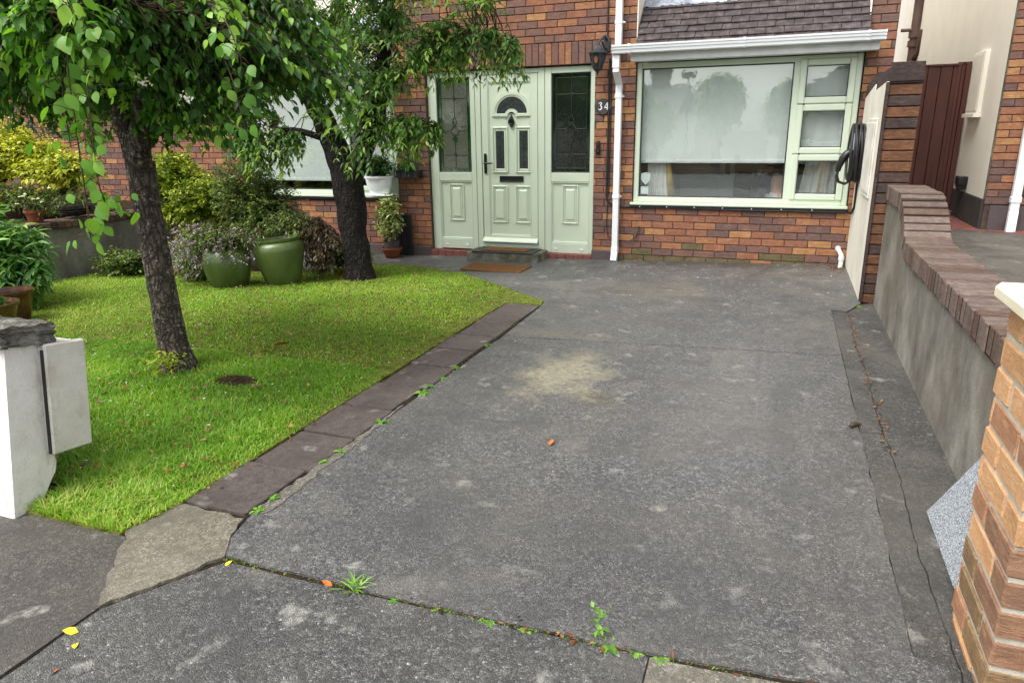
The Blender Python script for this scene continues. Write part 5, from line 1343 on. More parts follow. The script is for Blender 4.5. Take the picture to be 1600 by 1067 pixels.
m.build('broken_edge', M['chipped_render'], t)
# rough stone cap: a subdivided, roughened block
def rough_block(x0, x1, y0, y1, z0, z1, amp, n=(7, 5, 3)):
    bm = bmesh.new(); bmesh.ops.create_cube(bm, size=1.0)
    for v in bm.verts: v.co = Vector((x0 + (v.co.x + .5) * (x1 - x0), y0 + (v.co.y + .5) * (y1 - y0), z0 + (v.co.z + .5) * (z1 - z0)))
    bmesh.ops.subdivide_edges(bm, edges=bm.edges[:], cuts=9, use_grid_fill=True)
    rn = random.Random(int(x0 * 1000) & 255)
    for v in bm.verts: v.co += Vector((rn.uniform(-amp, amp), rn.uniform(-amp, amp), rn.uniform(-amp, amp) * 0.7))
    bmesh.ops.smooth_vert(bm, verts=bm.verts[:], factor=0.35, use_axis_x=True, use_axis_y=True, use_axis_z=True)
    me = bpy.data.meshes.new('capstone'); bm.to_mesh(me); bm.free(); me.transform(tilt); me.materials.append(M['grey_stone']); return me
for i in range(11): link('capstone', rough_block(-2.96 - 0.335 * i, -2.63 - 0.335 * i, -6.272, -6.05, 0.640, 0.718 + random.uniform(-.005, .005), 0.013), t)
# white meter cabinet fixed on the end of the wall
t = thing('utility_cabinet', 'dirty white plastic utility cabinet fixed behind the chipped wall end', 'cabinet', (-2.5, -6.05, 0.2))
ct = Matrix.Translation((0, -6.0, 0.2)) @ Matrix.Rotation(R(-7), 4, 'X') @ Matrix.Translation((0, 6.0, -0.2))
m = MB(); m.box(-2.80, -2.640, -6.070, -5.905, 0.185, 0.615, 0.004, xf=ct); m.build('case', M['meter_plastic'], t)
m = MB(); m.box(-2.6395, -2.612, -6.068, -5.897, 0.178, 0.622, 0.006, xf=ct); m.build('door', M['meter_plastic'], t)
m = MB(); m.box(-2.634, -2.620, -6.0740, -6.0685, 0.182, 0.60, 0.001, xf=ct); m.build('seal', M['black_rubber'], t)

# ================================================================== RAISED BED WALL ON THE LEFT
t = thing('raised_bed_wall', 'grey rendered retaining wall with brick coping below the yellow shrub', 'wall', (-7.0, -2.3, 0.0))
m = MB(); m.box(-7.15, -6.90, -3.15, -0.6, -0.12, 0.50, 0.005); rb = m.build('render', M['grey_render'], t)
y = -3.15; i = 0
while y < -0.65:
    mi = i % 4; b = MB(); b.box(-7.17, -6.875, y + 0.004, y + 0.071, 0.502, 0.575 + random.uniform(-.003, .003), 0.005); b.build('coping_brick', SB[i % 3] if i % 2 else CB[mi], rb); y += 0.075; i += 1
bedsoil = struct(MB().box(-12.5, -7.151, -5.5, -0.05, -0.1, 0.50).build('raised_bed_soil', M['soil']))

# ================================================================== POTS AND PLANTS
def pot(name, label, c, prof, mat, soil_r=None, soil_z=None, tiltdeg=(0, 0), n=36):
    t = thing(name, label, 'pot', c)
    m = MB(); m.lathe(prof, (0, 0, 0), n)
    xf = Matrix.Translation(c) @ Matrix.Rotation(R(tiltdeg[0]), 4, 'Y') @ Matrix.Rotation(R(tiltdeg[1]), 4, 'X')
    m.v = [tuple(xf @ Vector(p)) for p in m.v]; m.build('body', M[mat], t, smooth=50)
    if soil_r:
        s = MB(); s.lathe([(0.0, soil_z + 0.01), (soil_r * 0.6, soil_z + 0.008), (soil_r, soil_z)], (0, 0, 0), 20); s.v = [tuple(xf @ Vector(p)) for p in s.v]; s.build('soil', M['soil'], t)
    return t
zz = vgz(np.array([-4.5]), np.array([-2.2]))[0]
pot('plant_pot', 'tall glazed olive green pot leaning slightly beside the cherry trunk', (-4.545, -2.2, zz - 0.005),
    [(0.0, 0.0), (0.15, 0.0), (0.165, 0.015), (0.192, 0.12), (0.228, 0.25), (0.245, 0.33), (0.245, 0.37), (0.226, 0.405), (0.205, 0.42), (0.215, 0.435), (0.215, 0.45), (0.19, 0.452), (0.175, 0.43), (0.19, 0.36)], 'green_glaze', 0.19, 0.40, (-5, 0))
pot('plant_pot', 'round dark green glazed pot holding the lilac flowered plant', (-4.97, -2.48, zz - 0.003),
    [(0.0, 0.0), (0.14, 0.0), (0.165, 0.02), (0.205, 0.12), (0.226, 0.22), (0.222, 0.29), (0.20, 0.34), (0.185, 0.36), (0.19, 0.375), (0.165, 0.375), (0.155, 0.34)], 'green_glaze', 0.155, 0.34)
pot('plant_pot', 'small teal glazed pot half hidden behind the round green pot', (-5.22, -2.27, zz - 0.003),
    [(0.0, 0.0), (0.08, 0.0), (0.13, 0.05), (0.15, 0.13), (0.145, 0.19), (0.12, 0.19), (0.12, 0.16)], 'teal_glaze', 0.12, 0.16)
# lilac flowering plant
t = thing('flowering_plant', 'lilac flowered plant spilling over the round green pot', 'plant', (-4.97, -2.48, 0.3))
bush(t, [(-4.97, -2.48, 0.33), (-5.05, -2.5, 0.38), (-4.9, -2.45, 0.4)], [(-5.1, -2.55, 0.50, 0.34, 0.28, 0.20, 150), (-5.28, -2.6, 0.36, 0.22, 0.18, 0.22, 90), (-4.80, -2.45, 0.48, 0.22, 0.2, 0.18, 90)], 12, 0.032, 0.32, 'leaf_olive', 'lance', droop=0.2, reach=0.5, sag=0.10, twig_r=0.003)
pth, arr = crown([(-5.0, -2.5, 0.4)], [(-5.15, -2.62, 0.50, 0.36, 0.26, 0.20, 200), (-5.3, -2.66, 0.36, 0.2, 0.15, 0.2, 120), (-4.8, -2.52, 0.47, 0.22, 0.2, 0.17, 110)], 6, 0.017, 0.6, droop=0.0, frac=0.1, reach=0.25, shell=0.75)
leaves_obj('blossom', arr, M['leaf_lilac'], t)
# mid olive shrub, bronze shrub behind the tall pot
t = thing('shrub', 'dense olive green shrub standing behind the two green pots', 'shrub', (-5.2, -1.75, -0.05))
bush(t, [(-5.2, -1.75, 0.1), (-5.15, -1.7, 0.5), (-5.3, -1.8, 0.4), (-5.0, -1.75, 0.5)], [(-5.2, -1.7, 0.72, 0.55, 0.40, 0.30, 380), (-5.28, -1.75, 0.98, 0.44, 0.3, 0.22, 230), (-4.9, -1.85, 0.5, 0.42, 0.3, 0.28, 240), (-4.55, -1.95, 0.5, 0.28, 0.2, 0.14, 110)], 14, 0.034, 0.42, 'leaf_olive', droop=0.15, reach=0.6, sag=0.03, young=0.12)
t = thing('shrub', 'bronze leaved shrub drooping behind the tall green pot', 'shrub', (-4.35, -1.75, -0.05))
bush(t, [(-4.45, -1.75, 0.05), (-4.45, -1.75, 0.4)], [(-4.42, -1.8, 0.50, 0.24, 0.24, 0.18, 150), (-4.30, -1.9, 0.30, 0.16, 0.2, 0.18, 110), (-4.15, -1.8, 0.42, 0.12, 0.12, 0.08, 30)], 12, 0.034, 0.45, 'leaf_bronze', droop=0.4, reach=0.5, sag=0.12)
t = thing('ground_cover', 'low leafy ground cover between the tall pot and the cherry trunk', 'plant', (-4.2, -1.4, -0.05))
bush(t, [(-4.25, -1.35, 0.0), (-4.5, -1.3, 0.0)], [(-4.3, -1.35, 0.12, 0.30, 0.22, 0.12, 160), (-4.6, -1.25, 0.12, 0.3, 0.2, 0.12, 90)], 10, 0.036, 0.6, 'leaf_olive', droop=0.1, reach=0.3, sag=0.0)
t = thing('ground_cover', 'low leafy ground cover with red flowers at the foot of the retaining wall', 'plant', (-6.2, -1.9, -0.05))
bush(t, [(-6.2, -1.9, 0.0), (-6.5, -2.2, 0.0), (-5.7, -1.9, 0.0)], [(-6.5, -2.35, 0.10, 0.34, 0.30, 0.15, 230), (-6.0, -2.1, 0.14, 0.5, 0.28, 0.18, 240), (-5.5, -2.4, 0.12, 0.25, 0.2, 0.17, 150)], 10, 0.034, 0.55, 'leaf_olive', droop=0.1, reach=0.4, sag=0.0, young=0.2)
pth, arr = crown([(-5.7, -2.3, 0.1)], [(-5.75, -2.35, 0.18, 0.12, 0.08, 0.08, 7), (-4.22, -1.62, 0.10, 0.06, 0.05, 0.05, 4)], 8, 0.026, 0.9, droop=0.0, frac=0.05, reach=0.1)
leaves_obj('red_bloom', arr, M['petal_red'], t)
# yellow shrubs
t = thing('shrub', 'large bright yellow shrub growing above the retaining wall', 'shrub', (-8.2, -1.7, 0.5))
bush(t, [(-8.2, -1.6, 0.55), (-8.5, -1.6, 0.9), (-7.9, -1.6, 0.9), (-9.0, -1.7, 0.9)], [(-8.6, -1.8, 1.20, 0.75, 0.5, 0.28, 420), (-7.75, -1.9, 1.02, 0.50, 0.45, 0.22, 300), (-9.3, -1.8, 1.1, 0.5, 0.4, 0.35, 190), (-8.55, -1.8, 1.46, 0.2, 0.2, 0.16, 50)], 13, 0.05, 0.5, 'leaf_yellow', droop=0.1, reach=0.7, sag=0.02, tint=(0.5, 0.2), young=0.3, twig_r=0.005)
t = thing('shrub', 'low green shrub in shade below the yellow shrub', 'shrub', (-8.2, -2.2, 0.5))
bush(t, [(-8.2, -2.0, 0.5), (-7.6, -2.0, 0.5)], [(-8.4, -2.1, 0.75, 0.9, 0.3, 0.18, 260), (-7.6, -2.0, 0.72, 0.4, 0.3, 0.15, 140)], 11, 0.045, 0.5, 'leaf_olive', droop=0.1, reach=0.5, sag=0.02)
t = thing('shrub', 'lime green shrub beside the crab tree trunk against the brick', 'shrub', (-6.3, -1.3, -0.05))
bush(t, [(-6.35, -1.3, 0.0), (-6.35, -1.3, 0.5), (-6.1, -1.3, 0.6), (-6.6, -1.3, 0.7)], [(-6.6, -1.4, 1.05, 0.34, 0.3, 0.22, 190), (-6.2, -1.5, 0.80, 0.42, 0.3, 0.24, 240), (-6.45, -1.4, 0.5, 0.4, 0.3, 0.24, 170), (-6.9, -1.4, 0.75, 0.25, 0.25, 0.3, 120)], 13, 0.045, 0.5, 'leaf_lime', droop=0.15, reach=0.6, sag=0.03, tint=(0.45, 0.25), young=0.25)
# laurel-like bush at the far left
t = thing('shrub', 'glossy bright green long leaved bush before the retaining wall', 'shrub', (-6.2, -3.75, 0.0))
bush(t, [(-6.25, -3.75, 0.02), (-6.2, -3.75, 0.35), (-6.4, -3.7, 0.4)], [(-6.2, -3.8, 0.50, 0.46, 0.40, 0.30, 220), (-6.0, -3.85, 0.28, 0.34, 0.32, 0.24, 150), (-6.55, -3.8, 0.65, 0.4, 0.4, 0.3, 120)], 12, 0.095, 0.27, 'leaf_laurel', 'lance', droop=0.15, reach=0.5, sag=0.05, young=0.15, tint=(0.42, 0.22))
# brown glazed pots by the wall
bp = [(0.0, 0.0), (0.12, 0.0), (0.15, 0.06), (0.185, 0.16), (0.20, 0.20), (0.215, 0.205), (0.215, 0.222), (0.19, 0.222), (0.18, 0.19)]
pot('plant_pot', 'brown glazed pot on the grass behind the rough stone cap', (-5.33, -4.5, 0.0), [(r * 0.9, h * 1.12) for r, h in bp], 'brown_glaze', 0.165, 0.21)
pot('plant_pot', 'smaller brown pot standing behind the brown glazed pot', (-5.60, -4.15, 0.0), [(r * 0.75, h * 1.15) for r, h in bp], 'brown_glaze', 0.135, 0.215)
t = thing('potted_plant', 'small green plant in the brown glazed pot', 'plant', (-5.33, -4.5, 0.21))
bush(t, [(-5.33, -4.5, 0.21), (-5.39, -4.55, 0.21)], [(-5.35, -4.5, 0.26, 0.13, 0.12, 0.05, 60)], 8, 0.045, 0.4, 'leaf_laurel', droop=0.1, reach=0.15, sag=0.0)
# white flowers and hanging basket bowl on the wall
pot('plant_pot', 'small terracotta pot on the brick coping', (-7.02, -2.82, 0.577), [(0.0, 0.0), (0.06, 0.0), (0.085, 0.10), (0.095, 0.10), (0.095, 0.125), (0.08, 0.125)], 'terracotta', 0.08, 0.10, n=24)
t = thing('flowering_plant', 'white flowered plant in the small pot on the coping', 'plant', (-7.02, -2.82, 0.67))
bush(t, [(-7.02, -2.82, 0.68)], [(-7.02, -2.82, 0.75, 0.10, 0.10, 0.06, 30), (-7.0, -2.72, 0.68, 0.12, 0.2, 0.06, 40)], 8, 0.03, 0.35, 'leaf_olive', reach=0.2, sag=0.0)
m = MB(); fl_ = []
for i in range(9):
    x, y, z = -7.02 + random.uniform(-.12, .10), -2.80 + random.uniform(-.14, .20), 0.80 + random.uniform(-0.04, 0.14)
    MB().tube([(x + 0.02, y, 0.68), (x, y, z)], 0.005, 5).build('flower_stem', M['bark_twig'], t); fl_.append((x, y, z))
pf = np.repeat(np.array(fl_), 12, 0); dd = RNG.normal(size=pf.shape); dd[:, 2] = np.abs(dd[:, 2]) * 0.5 + 0.1
V, T, k = leaf_arrays(pf, dd, np.tile([0, 0, 1.0], (len(pf), 1)) + RNG.normal(size=pf.shape) * .2, 0.022, 0.014, 0.1, 'round'); link('blossom', np_mesh('blossom', V, T, M['petal_blossom'], np.full(len(V), 0.6)), t)
t = thing('hanging_basket', 'black wire basket resting on the coping of the retaining wall', 'basket', (-7.0, -2.38, 0.577))
m = MB()
for k in range(7):
    a = k / 6 * math.pi / 2; r = 0.17 * math.sin(a) if k else 0.02; z = 0.577 + 0.02 + 0.115 * (1 - math.cos(a)); m.tube([(-7.0 + r * math.cos(q), -2.38 + r * 1.15 * math.sin(q), z) for q in [i * 2 * math.pi / 20 for i in range(21)]], 0.005 if k < 6 else 0.009, 5, cap=False)
for i in range(12):
    q = i * math.pi / 6; m.tube([(-7.0 + 0.17 * math.sin(a) * math.cos(q), -2.38 + 0.17 * 1.15 * math.sin(a) * math.sin(q), 0.597 + 0.115 * (1 - math.cos(a))) for a in [j * math.pi / 12 for j in range(7)]], 0.004, 5)
m.build('wire', M['black_rubber'], t)
m = MB(); m.lathe([(0.0, 0.60), (0.07, 0.605), (0.13, 0.64), (0.155, 0.69), (0.15, 0.70), (0.0, 0.705)], (-7.0, -2.38, 0), 18); m.build('liner', M['soil'], t)
bush(t, [(-7.0, -2.38, 0.70)], [(-7.0, -2.45, 0.78, 0.13, 0.16, 0.07, 40)], 7, 0.04, 0.3, 'leaf_olive', reach=0.2, sag=0.02)
# sill planter
t = thing('sill_planter', 'white oval planter resting on the window sill', 'planter', (-4.64, -0.14, 0.665))
m = MB(); m.lathe([(0.0, 0.0), (0.115, 0.0), (0.125, 0.01), (0.165, 0.12), (0.178, 0.19), (0.19, 0.195), (0.192, 0.22), (0.18, 0.22), (0.168, 0.18)], (0, 0, 0), 32); m.v = [(-4.64 + a, -0.14 + b * 0.62, 0.668 + c) for a, b, c in m.v]; m.build('body', M['white_upvc'], t, smooth=50)
m = MB(); m.lathe([(0.0, 0.185), (0.168, 0.18)], (0, 0, 0), 24); m.v = [(-4.64 + a, -0.14 + b * 0.62, 0.668 + c) for a, b, c in m.v]; m.build('soil', M['soil'], t)
m = MB(); m.box(-4.82, -4.44, -0.25, -0.048, 0.655, 0.667, 0.003); m.build('shelf', M['white_upvc'], t)
t = thing('potted_plant', 'bushy dark green plant in the white sill planter', 'plant', (-4.64, -0.14, 0.86))
bush(t, [(-4.64, -0.14, 0.87), (-4.6, -0.14, 0.95)], [(-4.64, -0.16, 1.00, 0.24, 0.15, 0.14, 300)], 12, 0.022, 0.6, 'leaf_box', reach=0.3, sag=0.0, droop=0.1)
# variegated plant in terracotta pot, dark box behind
zt_ = gz(-4.46, -0.25)
pot('plant_pot', 'terracotta bowl on the paving below the white planter', (-4.46, -0.24, zt_), [(0.0, 0.0), (0.075, 0.0), (0.085, 0.01), (0.12, 0.10), (0.135, 0.105), (0.135, 0.125), (0.12, 0.125), (0.11, 0.10)], 'terracotta', 0.11, 0.10, n=28)
m = MB(); m.lathe([(0.0, 0.0), (0.085, 0.0), (0.10, 0.10), (0.105, 0.10)], (-4.46, -0.24, zt_ + 0.105), 24); tag(m.build('nursery_pot', M['plinth_paint']), 'grey nursery pot standing inside the terracotta bowl', 'pot')
t = thing('potted_plant', 'cream edged variegated shrub in the terracotta bowl', 'plant', (-4.46, -0.24, zt_ + 0.2))
bush(t, [(-4.46, -0.24, 0.15), (-4.46, -0.22, 0.4)], [(-4.48, -0.24, 0.36, 0.20, 0.14, 0.22, 110), (-4.47, -0.22, 0.56, 0.15, 0.12, 0.13, 60)], 10, 0.042, 0.52, 'leaf_varieg', reach=0.3, sag=0.0, droop=0.1, tint=(0.5, 0.3), young=0.3)
t = thing('black_frame', 'black slatted frame standing behind the variegated shrub', 'frame', (-4.46, -0.06, zt_))
for x in (-4.62, -4.54, -4.46, -4.38, -4.30):
    m = MB(); m.box(x - 0.035, x + 0.035, -0.075, -0.05, zt_, 0.42, 0.003); m.build('slat', M['black_rubber'], t)
# black wall planter on the pier
t = thing('wall_planter', 'black wire planter fixed to the brick pier', 'planter', (-4.27, -0.02, 0.86))
m = MB()
for z in (0.87, 0.95, 1.19): m.tube([(-4.42, -0.006, z), (-4.42, -0.13, z), (-4.10, -0.13, z), (-4.10, -0.006, z)], 0.006, 6)
for x in (-4.42, -4.34, -4.26, -4.18, -4.10): m.tube([(x, -0.13, 0.87), (x, -0.13, 0.95), (x, -0.01, 1.19)], 0.005, 6)
m.build('wire', M['black_gloss'], t)
m = MB(); m.box(-4.41, -4.11, -0.125, -0.008, 0.872, 0.945, 0.006); m.build('trough', M['black_rubber'], t)
t = thing('potted_plant', 'dark trailing plant in the black wall planter', 'plant', (-4.27, -0.08, 0.95))
bush(t, [(-4.3, -0.07, 0.95), (-4.2, -0.07, 0.95)], [(-4.26, -0.10, 1.03, 0.16, 0.08, 0.11, 50)], 8, 0.05, 0.3, 'leaf_box', 'lance', reach=0.2, sag=0.06, droop=0.4)

# ================================================================== TREES
def roughen(o, amp, fr):
    from mathutils import noise as nz
    me = o.data
    for v, nn in zip(me.vertices, [q.vector.copy() for q in me.vertex_normals]):
        p = v.co; q = Vector((p.x * fr, p.y * fr, p.z * fr * 0.32))
        a = nz.noise(q) + 0.5 * nz.noise(q * 2.7) + 0.5 * nz.noise(Vector((p.x, p.y, p.z)) * 6.0)
        v.co = p + nn * a * amp
    me.update()
def limb(m, pts, rad, n=14, wob=0.05, sub=4):
    P = [Vector(p) for p in pts]; out = []; rr = []
    for i in range(len(P) - 1):
        p0, p1, p2, p3 = P[max(0, i - 1)], P[i], P[i + 1], P[min(len(P) - 1, i + 2)]
        for j in range(sub):
            t = j / sub
            out.append(0.5 * ((2 * p1) + (p2 - p0) * t + (2 * p0 - 5 * p1 + 4 * p2 - p3) * t * t + (-p0 + 3 * p1 - 3 * p2 + p3) * t ** 3)); rr.append(rad[i] + (rad[i + 1] - rad[i]) * t)
    out.append(P[-1]); rr.append(rad[-1])
    m.tube(out, rr, n, wob=wob); return out
random.seed(5)
# --- tree near the gateway, round glossy leaves
t1 = thing('crab_tree', 'slender grey trunked tree on the lawn with round glossy leaves', 'tree', (-3.44, -4.65, 0.0))
m = MB(); sk1 = []
sk1 += limb(m, [(-3.43, -4.65, -0.03), (-3.44, -4.65, 0.06), (-3.455, -4.65, 0.25), (-3.47, -4.65, 0.6), (-3.48, -4.65, 0.95), (-3.485, -4.65, 1.25)], [0.135, 0.100, 0.086, 0.078, 0.074, 0.078], 36, 0.0, 12)[-1:]
L1 = limb(m, [(-3.485, -4.65, 1.2), (-3.53, -4.65, 1.42), (-3.60, -4.62, 1.7), (-3.68, -4.5, 2.1), (-3.75, -4.4, 2.6), (-3.7, -4.4, 3.2)], [0.070, 0.064, 0.056, 0.045, 0.033, 0.015], 14)
L2 = limb(m, [(-3.48, -4.66, 1.22), (-3.42, -4.68, 1.38), (-3.30, -4.70, 1.62), (-3.05, -4.7, 1.95), (-2.8, -4.7, 2.35), (-2.7, -4.7, 2.9)], [0.07, 0.058, 0.05, 0.038, 0.028, 0.012], 12)
L3 = limb(m, [(-3.60, -4.62, 1.68), (-3.9, -4.8, 1.95), (-4.3, -4.95, 2.15), (-4.8, -5.0, 2.25)], [0.045, 0.035, 0.026, 0.012], 10)
L4 = limb(m, [(-3.56, -4.64, 1.6), (-3.6, -5.0, 1.9), (-3.5, -5.4, 2.05), (-3.3, -5.75, 2.1)], [0.04, 0.03, 0.022, 0.010], 10)
L5 = limb(m, [(-3.30, -4.70, 1.62), (-2.95, -4.95, 1.85), (-2.75, -5.3, 1.98), (-2.68, -5.6, 1.85)], [0.035, 0.026, 0.018, 0.008], 10)
L6 = limb(m, [(-3.68, -4.5, 2.1), (-3.9, -4.0, 2.2), (-3.9, -3.6, 2.1)], [0.03, 0.022, 0.010], 10)
m.tube([(-3.43, -4.70, 1.26), (-3.37, -4.74, 1.27)], [0.045, 0.04], 12, wob=0.1)    # sawn knot
trunk = m.build('trunk', M['bark_grey'], t1, smooth='all'); roughen(trunk, 0.006, 26)
sk1 = [tuple(p) for p in (L1[8:] + L2[6:] + L3 + L4 + L5 + L6)]
blobs1 = [(-3.9, -4.6, 1.95, 0.75, 0.75, 0.38, 420), (-3.1, -4.7, 1.87, 0.55, 0.7, 0.34, 330), (-2.75, -4.7, 1.78, 0.30, 0.45, 0.24, 110), (-3.5, -5.4, 1.95, 0.55, 0.45, 0.24, 190), (-2.95, -5.45, 1.86, 0.36, 0.35, 0.22, 120),
          (-4.5, -4.9, 1.85, 0.55, 0.6, 0.38, 230), (-3.6, -4.6, 2.6, 1.2, 1.1, 0.5, 360), (-3.3, -4.5, 1.55, 0.35, 0.3, 0.14, 60), (-4.3, -4.3, 1.60, 0.45, 0.4, 0.2, 130), (-2.42, -4.75, 1.85, 0.26, 0.3, 0.30, 130), (-2.25, -4.5, 1.72, 0.2, 0.25, 0.22, 60), (-2.75, -4.8, 1.55, 0.26, 0.3, 0.16, 60)]
blobs1 = [b[:6] + (b[6] * 1.15,) for b in blobs1]
paths, arr = crown(sk1, blobs1, 16, 0.045, 0.52, 'ovate', droop=0.4, frac=0.6, leafvar=0.38, tint=(0.36, 0.22), young=0.15, sag=0.10, reach=0.55, spread=0.75)
leaves_obj('crown', arr, M['leaf_styrax'], t1, 'ovate')
link('branch', twig_mesh('branch', paths, 0.006, 0.0018, M['bark_twig']), t1)
# hanging spray of large bright leaves in front of the trunk: every leaf a piece of its own
def big_leaf_mesh(tint):
    n = 9; V = []; T = []
    for i in range(n):
        t = i / (n - 1); w = 0.36 * math.sin(math.pi * min(1, t ** 0.85)) ** 0.95 if 0 < t < 1 else 0.0
        z = -0.18 * t * t
        V += [(-w, t, z + 0.10 * w), (0, t, z), (w, t, z + 0.10 * w)]
    for i in range(n - 1):
        a = i * 3
        for q in (0, 1): T += [(a + q, a + q + 1, a + q + 4), (a + q, a + q + 4, a + q + 3)]
    return np_mesh('leaf', np.array(V), np.array(T), M['leaf_styrax'], np.full(len(V), tint), smooth=True)
BL = [big_leaf_mesh(v) for v in (0.45, 0.6, 0.72, 0.8, 0.92)]
m = MB(); nleaf = 0
sprays = [([(-2.68, -5.55, 1.86), (-2.70, -5.62, 1.70), (-2.70, -5.64, 1.45), (-2.715, -5.64, 1.2), (-2.735, -5.64, 0.98)], 26, 0.085, (1, 2, 3, 2)),
          ([(-2.66, -5.55, 1.84), (-2.635, -5.60, 1.66), (-2.64, -5.62, 1.42), (-2.655, -5.62, 1.2), (-2.63, -5.60, 1.04)], 22, 0.078, (1, 2, 2, 3)),
          ([(-2.70, -5.55, 1.80), (-2.78, -5.60, 1.60), (-2.80, -5.60, 1.35)], 12, 0.075, (0, 1, 2)),
          ([(-3.2, -5.6, 2.08), (-3.05, -5.75, 1.98), (-2.92, -5.85, 1.80), (-2.86, -5.88, 1.66)], 14, 0.08, (1, 2, 4)),
          ([(-2.9, -5.4, 2.02), (-2.66, -5.6, 1.98), (-2.5, -5.75, 1.92), (-2.42, -5.8, 1.82)], 14, 0.075, (2, 4, 4)),
          ([(-2.7, -4.9, 2.0), (-2.42, -5.1, 1.94), (-2.25, -5.2, 1.82), (-2.2, -5.22, 1.70)], 16, 0.07, (1, 3, 4)),
          ([(-3.5, -5.5, 2.05), (-3.4, -5.8, 1.95), (-3.3, -5.95, 1.82), (-3.26, -6.0, 1.70)], 14, 0.08, (0, 1, 2)),
          ([(-2.6, -4.9, 1.82), (-2.45, -5.0, 1.66), (-2.40, -5.02, 1.50), (-2.38, -5.02, 1.40)], 14, 0.07, (0, 1, 3))]
for pts, n, ln, pal_ in sprays:
    n = int(n * 2.2); ln *= 0.82
    out = limb(m, pts, [0.0032] * (len(pts) - 1) + [0.0018], 6, 0.0, 6)
    for i in range(n):
        f = 0.05 + 0.95 * (i + 0.5) / n; k = min(len(out) - 2, int(f * (len(out) - 1))); p = out[k]
        tdir = (out[k + 1] - out[k]).normalized()
        a = (i % 2) * math.pi + random.uniform(-1.0, 1.0)
        D = (Vector((math.cos(a), math.sin(a), 0)) * 0.75 + tdir * 0.5 + Vector((0, 0, -0.55 + random.uniform(-.3, .2)))).normalized()
        Nn = Vector((random.gauss(0, .5), -0.7 + random.gauss(0, .5), 0.6)).normalized()
        X = D.cross(Nn).normalized(); Nn = X.cross(D).normalized()
        off = Vector((random.gauss(0, 0.055), random.gauss(0, 0.05), random.gauss(0, 0.03)))
        if off.length > 0.03: m.tube([p, p + off * 0.6 + Vector((0, 0, 0.008)), p + off], [0.0018, 0.0014, 0.001], 4)
        p = p + off
        s = ln * random.uniform(0.55, 1.2)
        mt = Matrix((X, D, Nn)).transposed().to_4x4() @ Matrix.Scale(s, 4); mt.translation = p + D * 0.006
        o = link('leaf', BL[random.choice(pal_)], t1); o.matrix_basis = mt; nleaf += 1
m.build('spray_twig', M['bark_twig'], t1, smooth='all')
# white blossom clusters
fl_ = np.array([(-2.62, -5.35, 1.62), (-2.45, -4.85, 1.50), (-2.72, -5.5, 1.98), (-3.0, -5.3, 1.95), (-2.36, -4.9, 1.42), (-2.3, -4.7, 1.78), (-3.3, -5.2, 1.75), (-2.55, -5.2, 1.55)])
pf = np.repeat(fl_, 22, 0) + RNG.normal(size=(len(fl_) * 22, 3)) * 0.016
V, T, k = leaf_arrays(pf, RNG.normal(size=pf.shape), RNG.normal(size=pf.shape), 0.014, 0.011, 0.1, 'round'); link('blossom', np_mesh('blossom', V, T, M['petal_blossom'], np.full(len(V), 0.6)), t1)
# sprouts at the foot
pth, arr = crown([(-3.40, -4.78, 0.02), (-3.5, -4.76, 0.02), (-3.33, -4.72, 0.02)], [(-3.42, -4.82, 0.12, 0.12, 0.05, 0.07, 14), (-3.3, -4.76, 0.09, 0.05, 0.05, 0.05, 6)], 6, 0.035, 0.4, reach=0.2, sag=0.0, tint=(0.7, 0.1), droop=0.0)
stuff(leaves_obj('sprouts', arr, M['leaf_lime'], t1))

# --- old cherry in front of the house
t2 = thing('cherry_tree', 'old dark barked tree with narrow drooping leaves before the house', 'tree', (-3.99, -1.73, -0.04))
m = MB(); b0 = gz(-3.99, -1.73)
limb(m, [(-3.97, -1.73, b0 - 0.06), (-3.98, -1.73, b0 + 0.05), (-3.99, -1.73, 0.2), (-4.01, -1.73, 0.45), (-4.02, -1.73, 0.72), (-4.03, -1.73, 0.95), (-4.08, -1.73, 1.12), (-4.12, -1.73, 1.22)], [0.185, 0.150, 0.130, 0.134, 0.148, 0.152, 0.125, 0.07], 40, 0.0, 10)
A1 = limb(m, [(-4.03, -1.73, 0.9), (-4.12, -1.73, 1.2), (-4.24, -1.72, 1.48), (-4.40, -1.70, 1.78), (-4.50, -1.68, 2.04), (-4.75, -1.6, 2.5), (-5.0, -1.5, 3.1)], [0.14, 0.118, 0.105, 0.09, 0.07, 0.045, 0.02], 28, 0.0, 8)
A2 = limb(m, [(-3.99, -1.72, 0.95), (-3.86, -1.70, 1.2), (-3.70, -1.68, 1.48), (-3.62, -1.66, 1.85), (-3.54, -1.64, 2.3), (-3.5, -1.6, 2.8), (-3.4, -1.6, 3.3)], [0.11, 0.085, 0.075, 0.068, 0.052, 0.036, 0.018], 28, 0.0, 8)
A3 = limb(m, [(-3.60, -1.66, 1.78), (-3.3, -1.6, 1.98), (-3.0, -1.5, 2.12), (-2.7, -1.45, 2.22), (-2.4, -1.4, 2.2)], [0.04, 0.03, 0.022, 0.016, 0.008], 10)
A4 = limb(m, [(-3.82, -1.70, 1.25), (-3.55, -1.75, 1.42), (-3.25, -1.75, 1.5), (-3.02, -1.75, 1.46)], [0.035, 0.025, 0.018, 0.008], 10)
A5 = limb(m, [(-4.16, -1.75, 1.3), (-4.4, -1.9, 1.42), (-4.7, -2.0, 1.42), (-4.95, -2.05, 1.32)], [0.035, 0.025, 0.018, 0.008], 10)
A6 = limb(m, [(-4.50, -1.68, 2.0), (-4.3, -1.5, 2.3), (-4.1, -1.4, 2.7), (-4.0, -1.3, 3.2)], [0.06, 0.045, 0.03, 0.012], 10)
A7 = limb(m, [(-4.42, -1.70, 1.85), (-4.75, -1.8, 2.05), (-5.1, -1.9, 2.2), (-5.4, -1.9, 2.2)], [0.045, 0.032, 0.022, 0.01], 10)
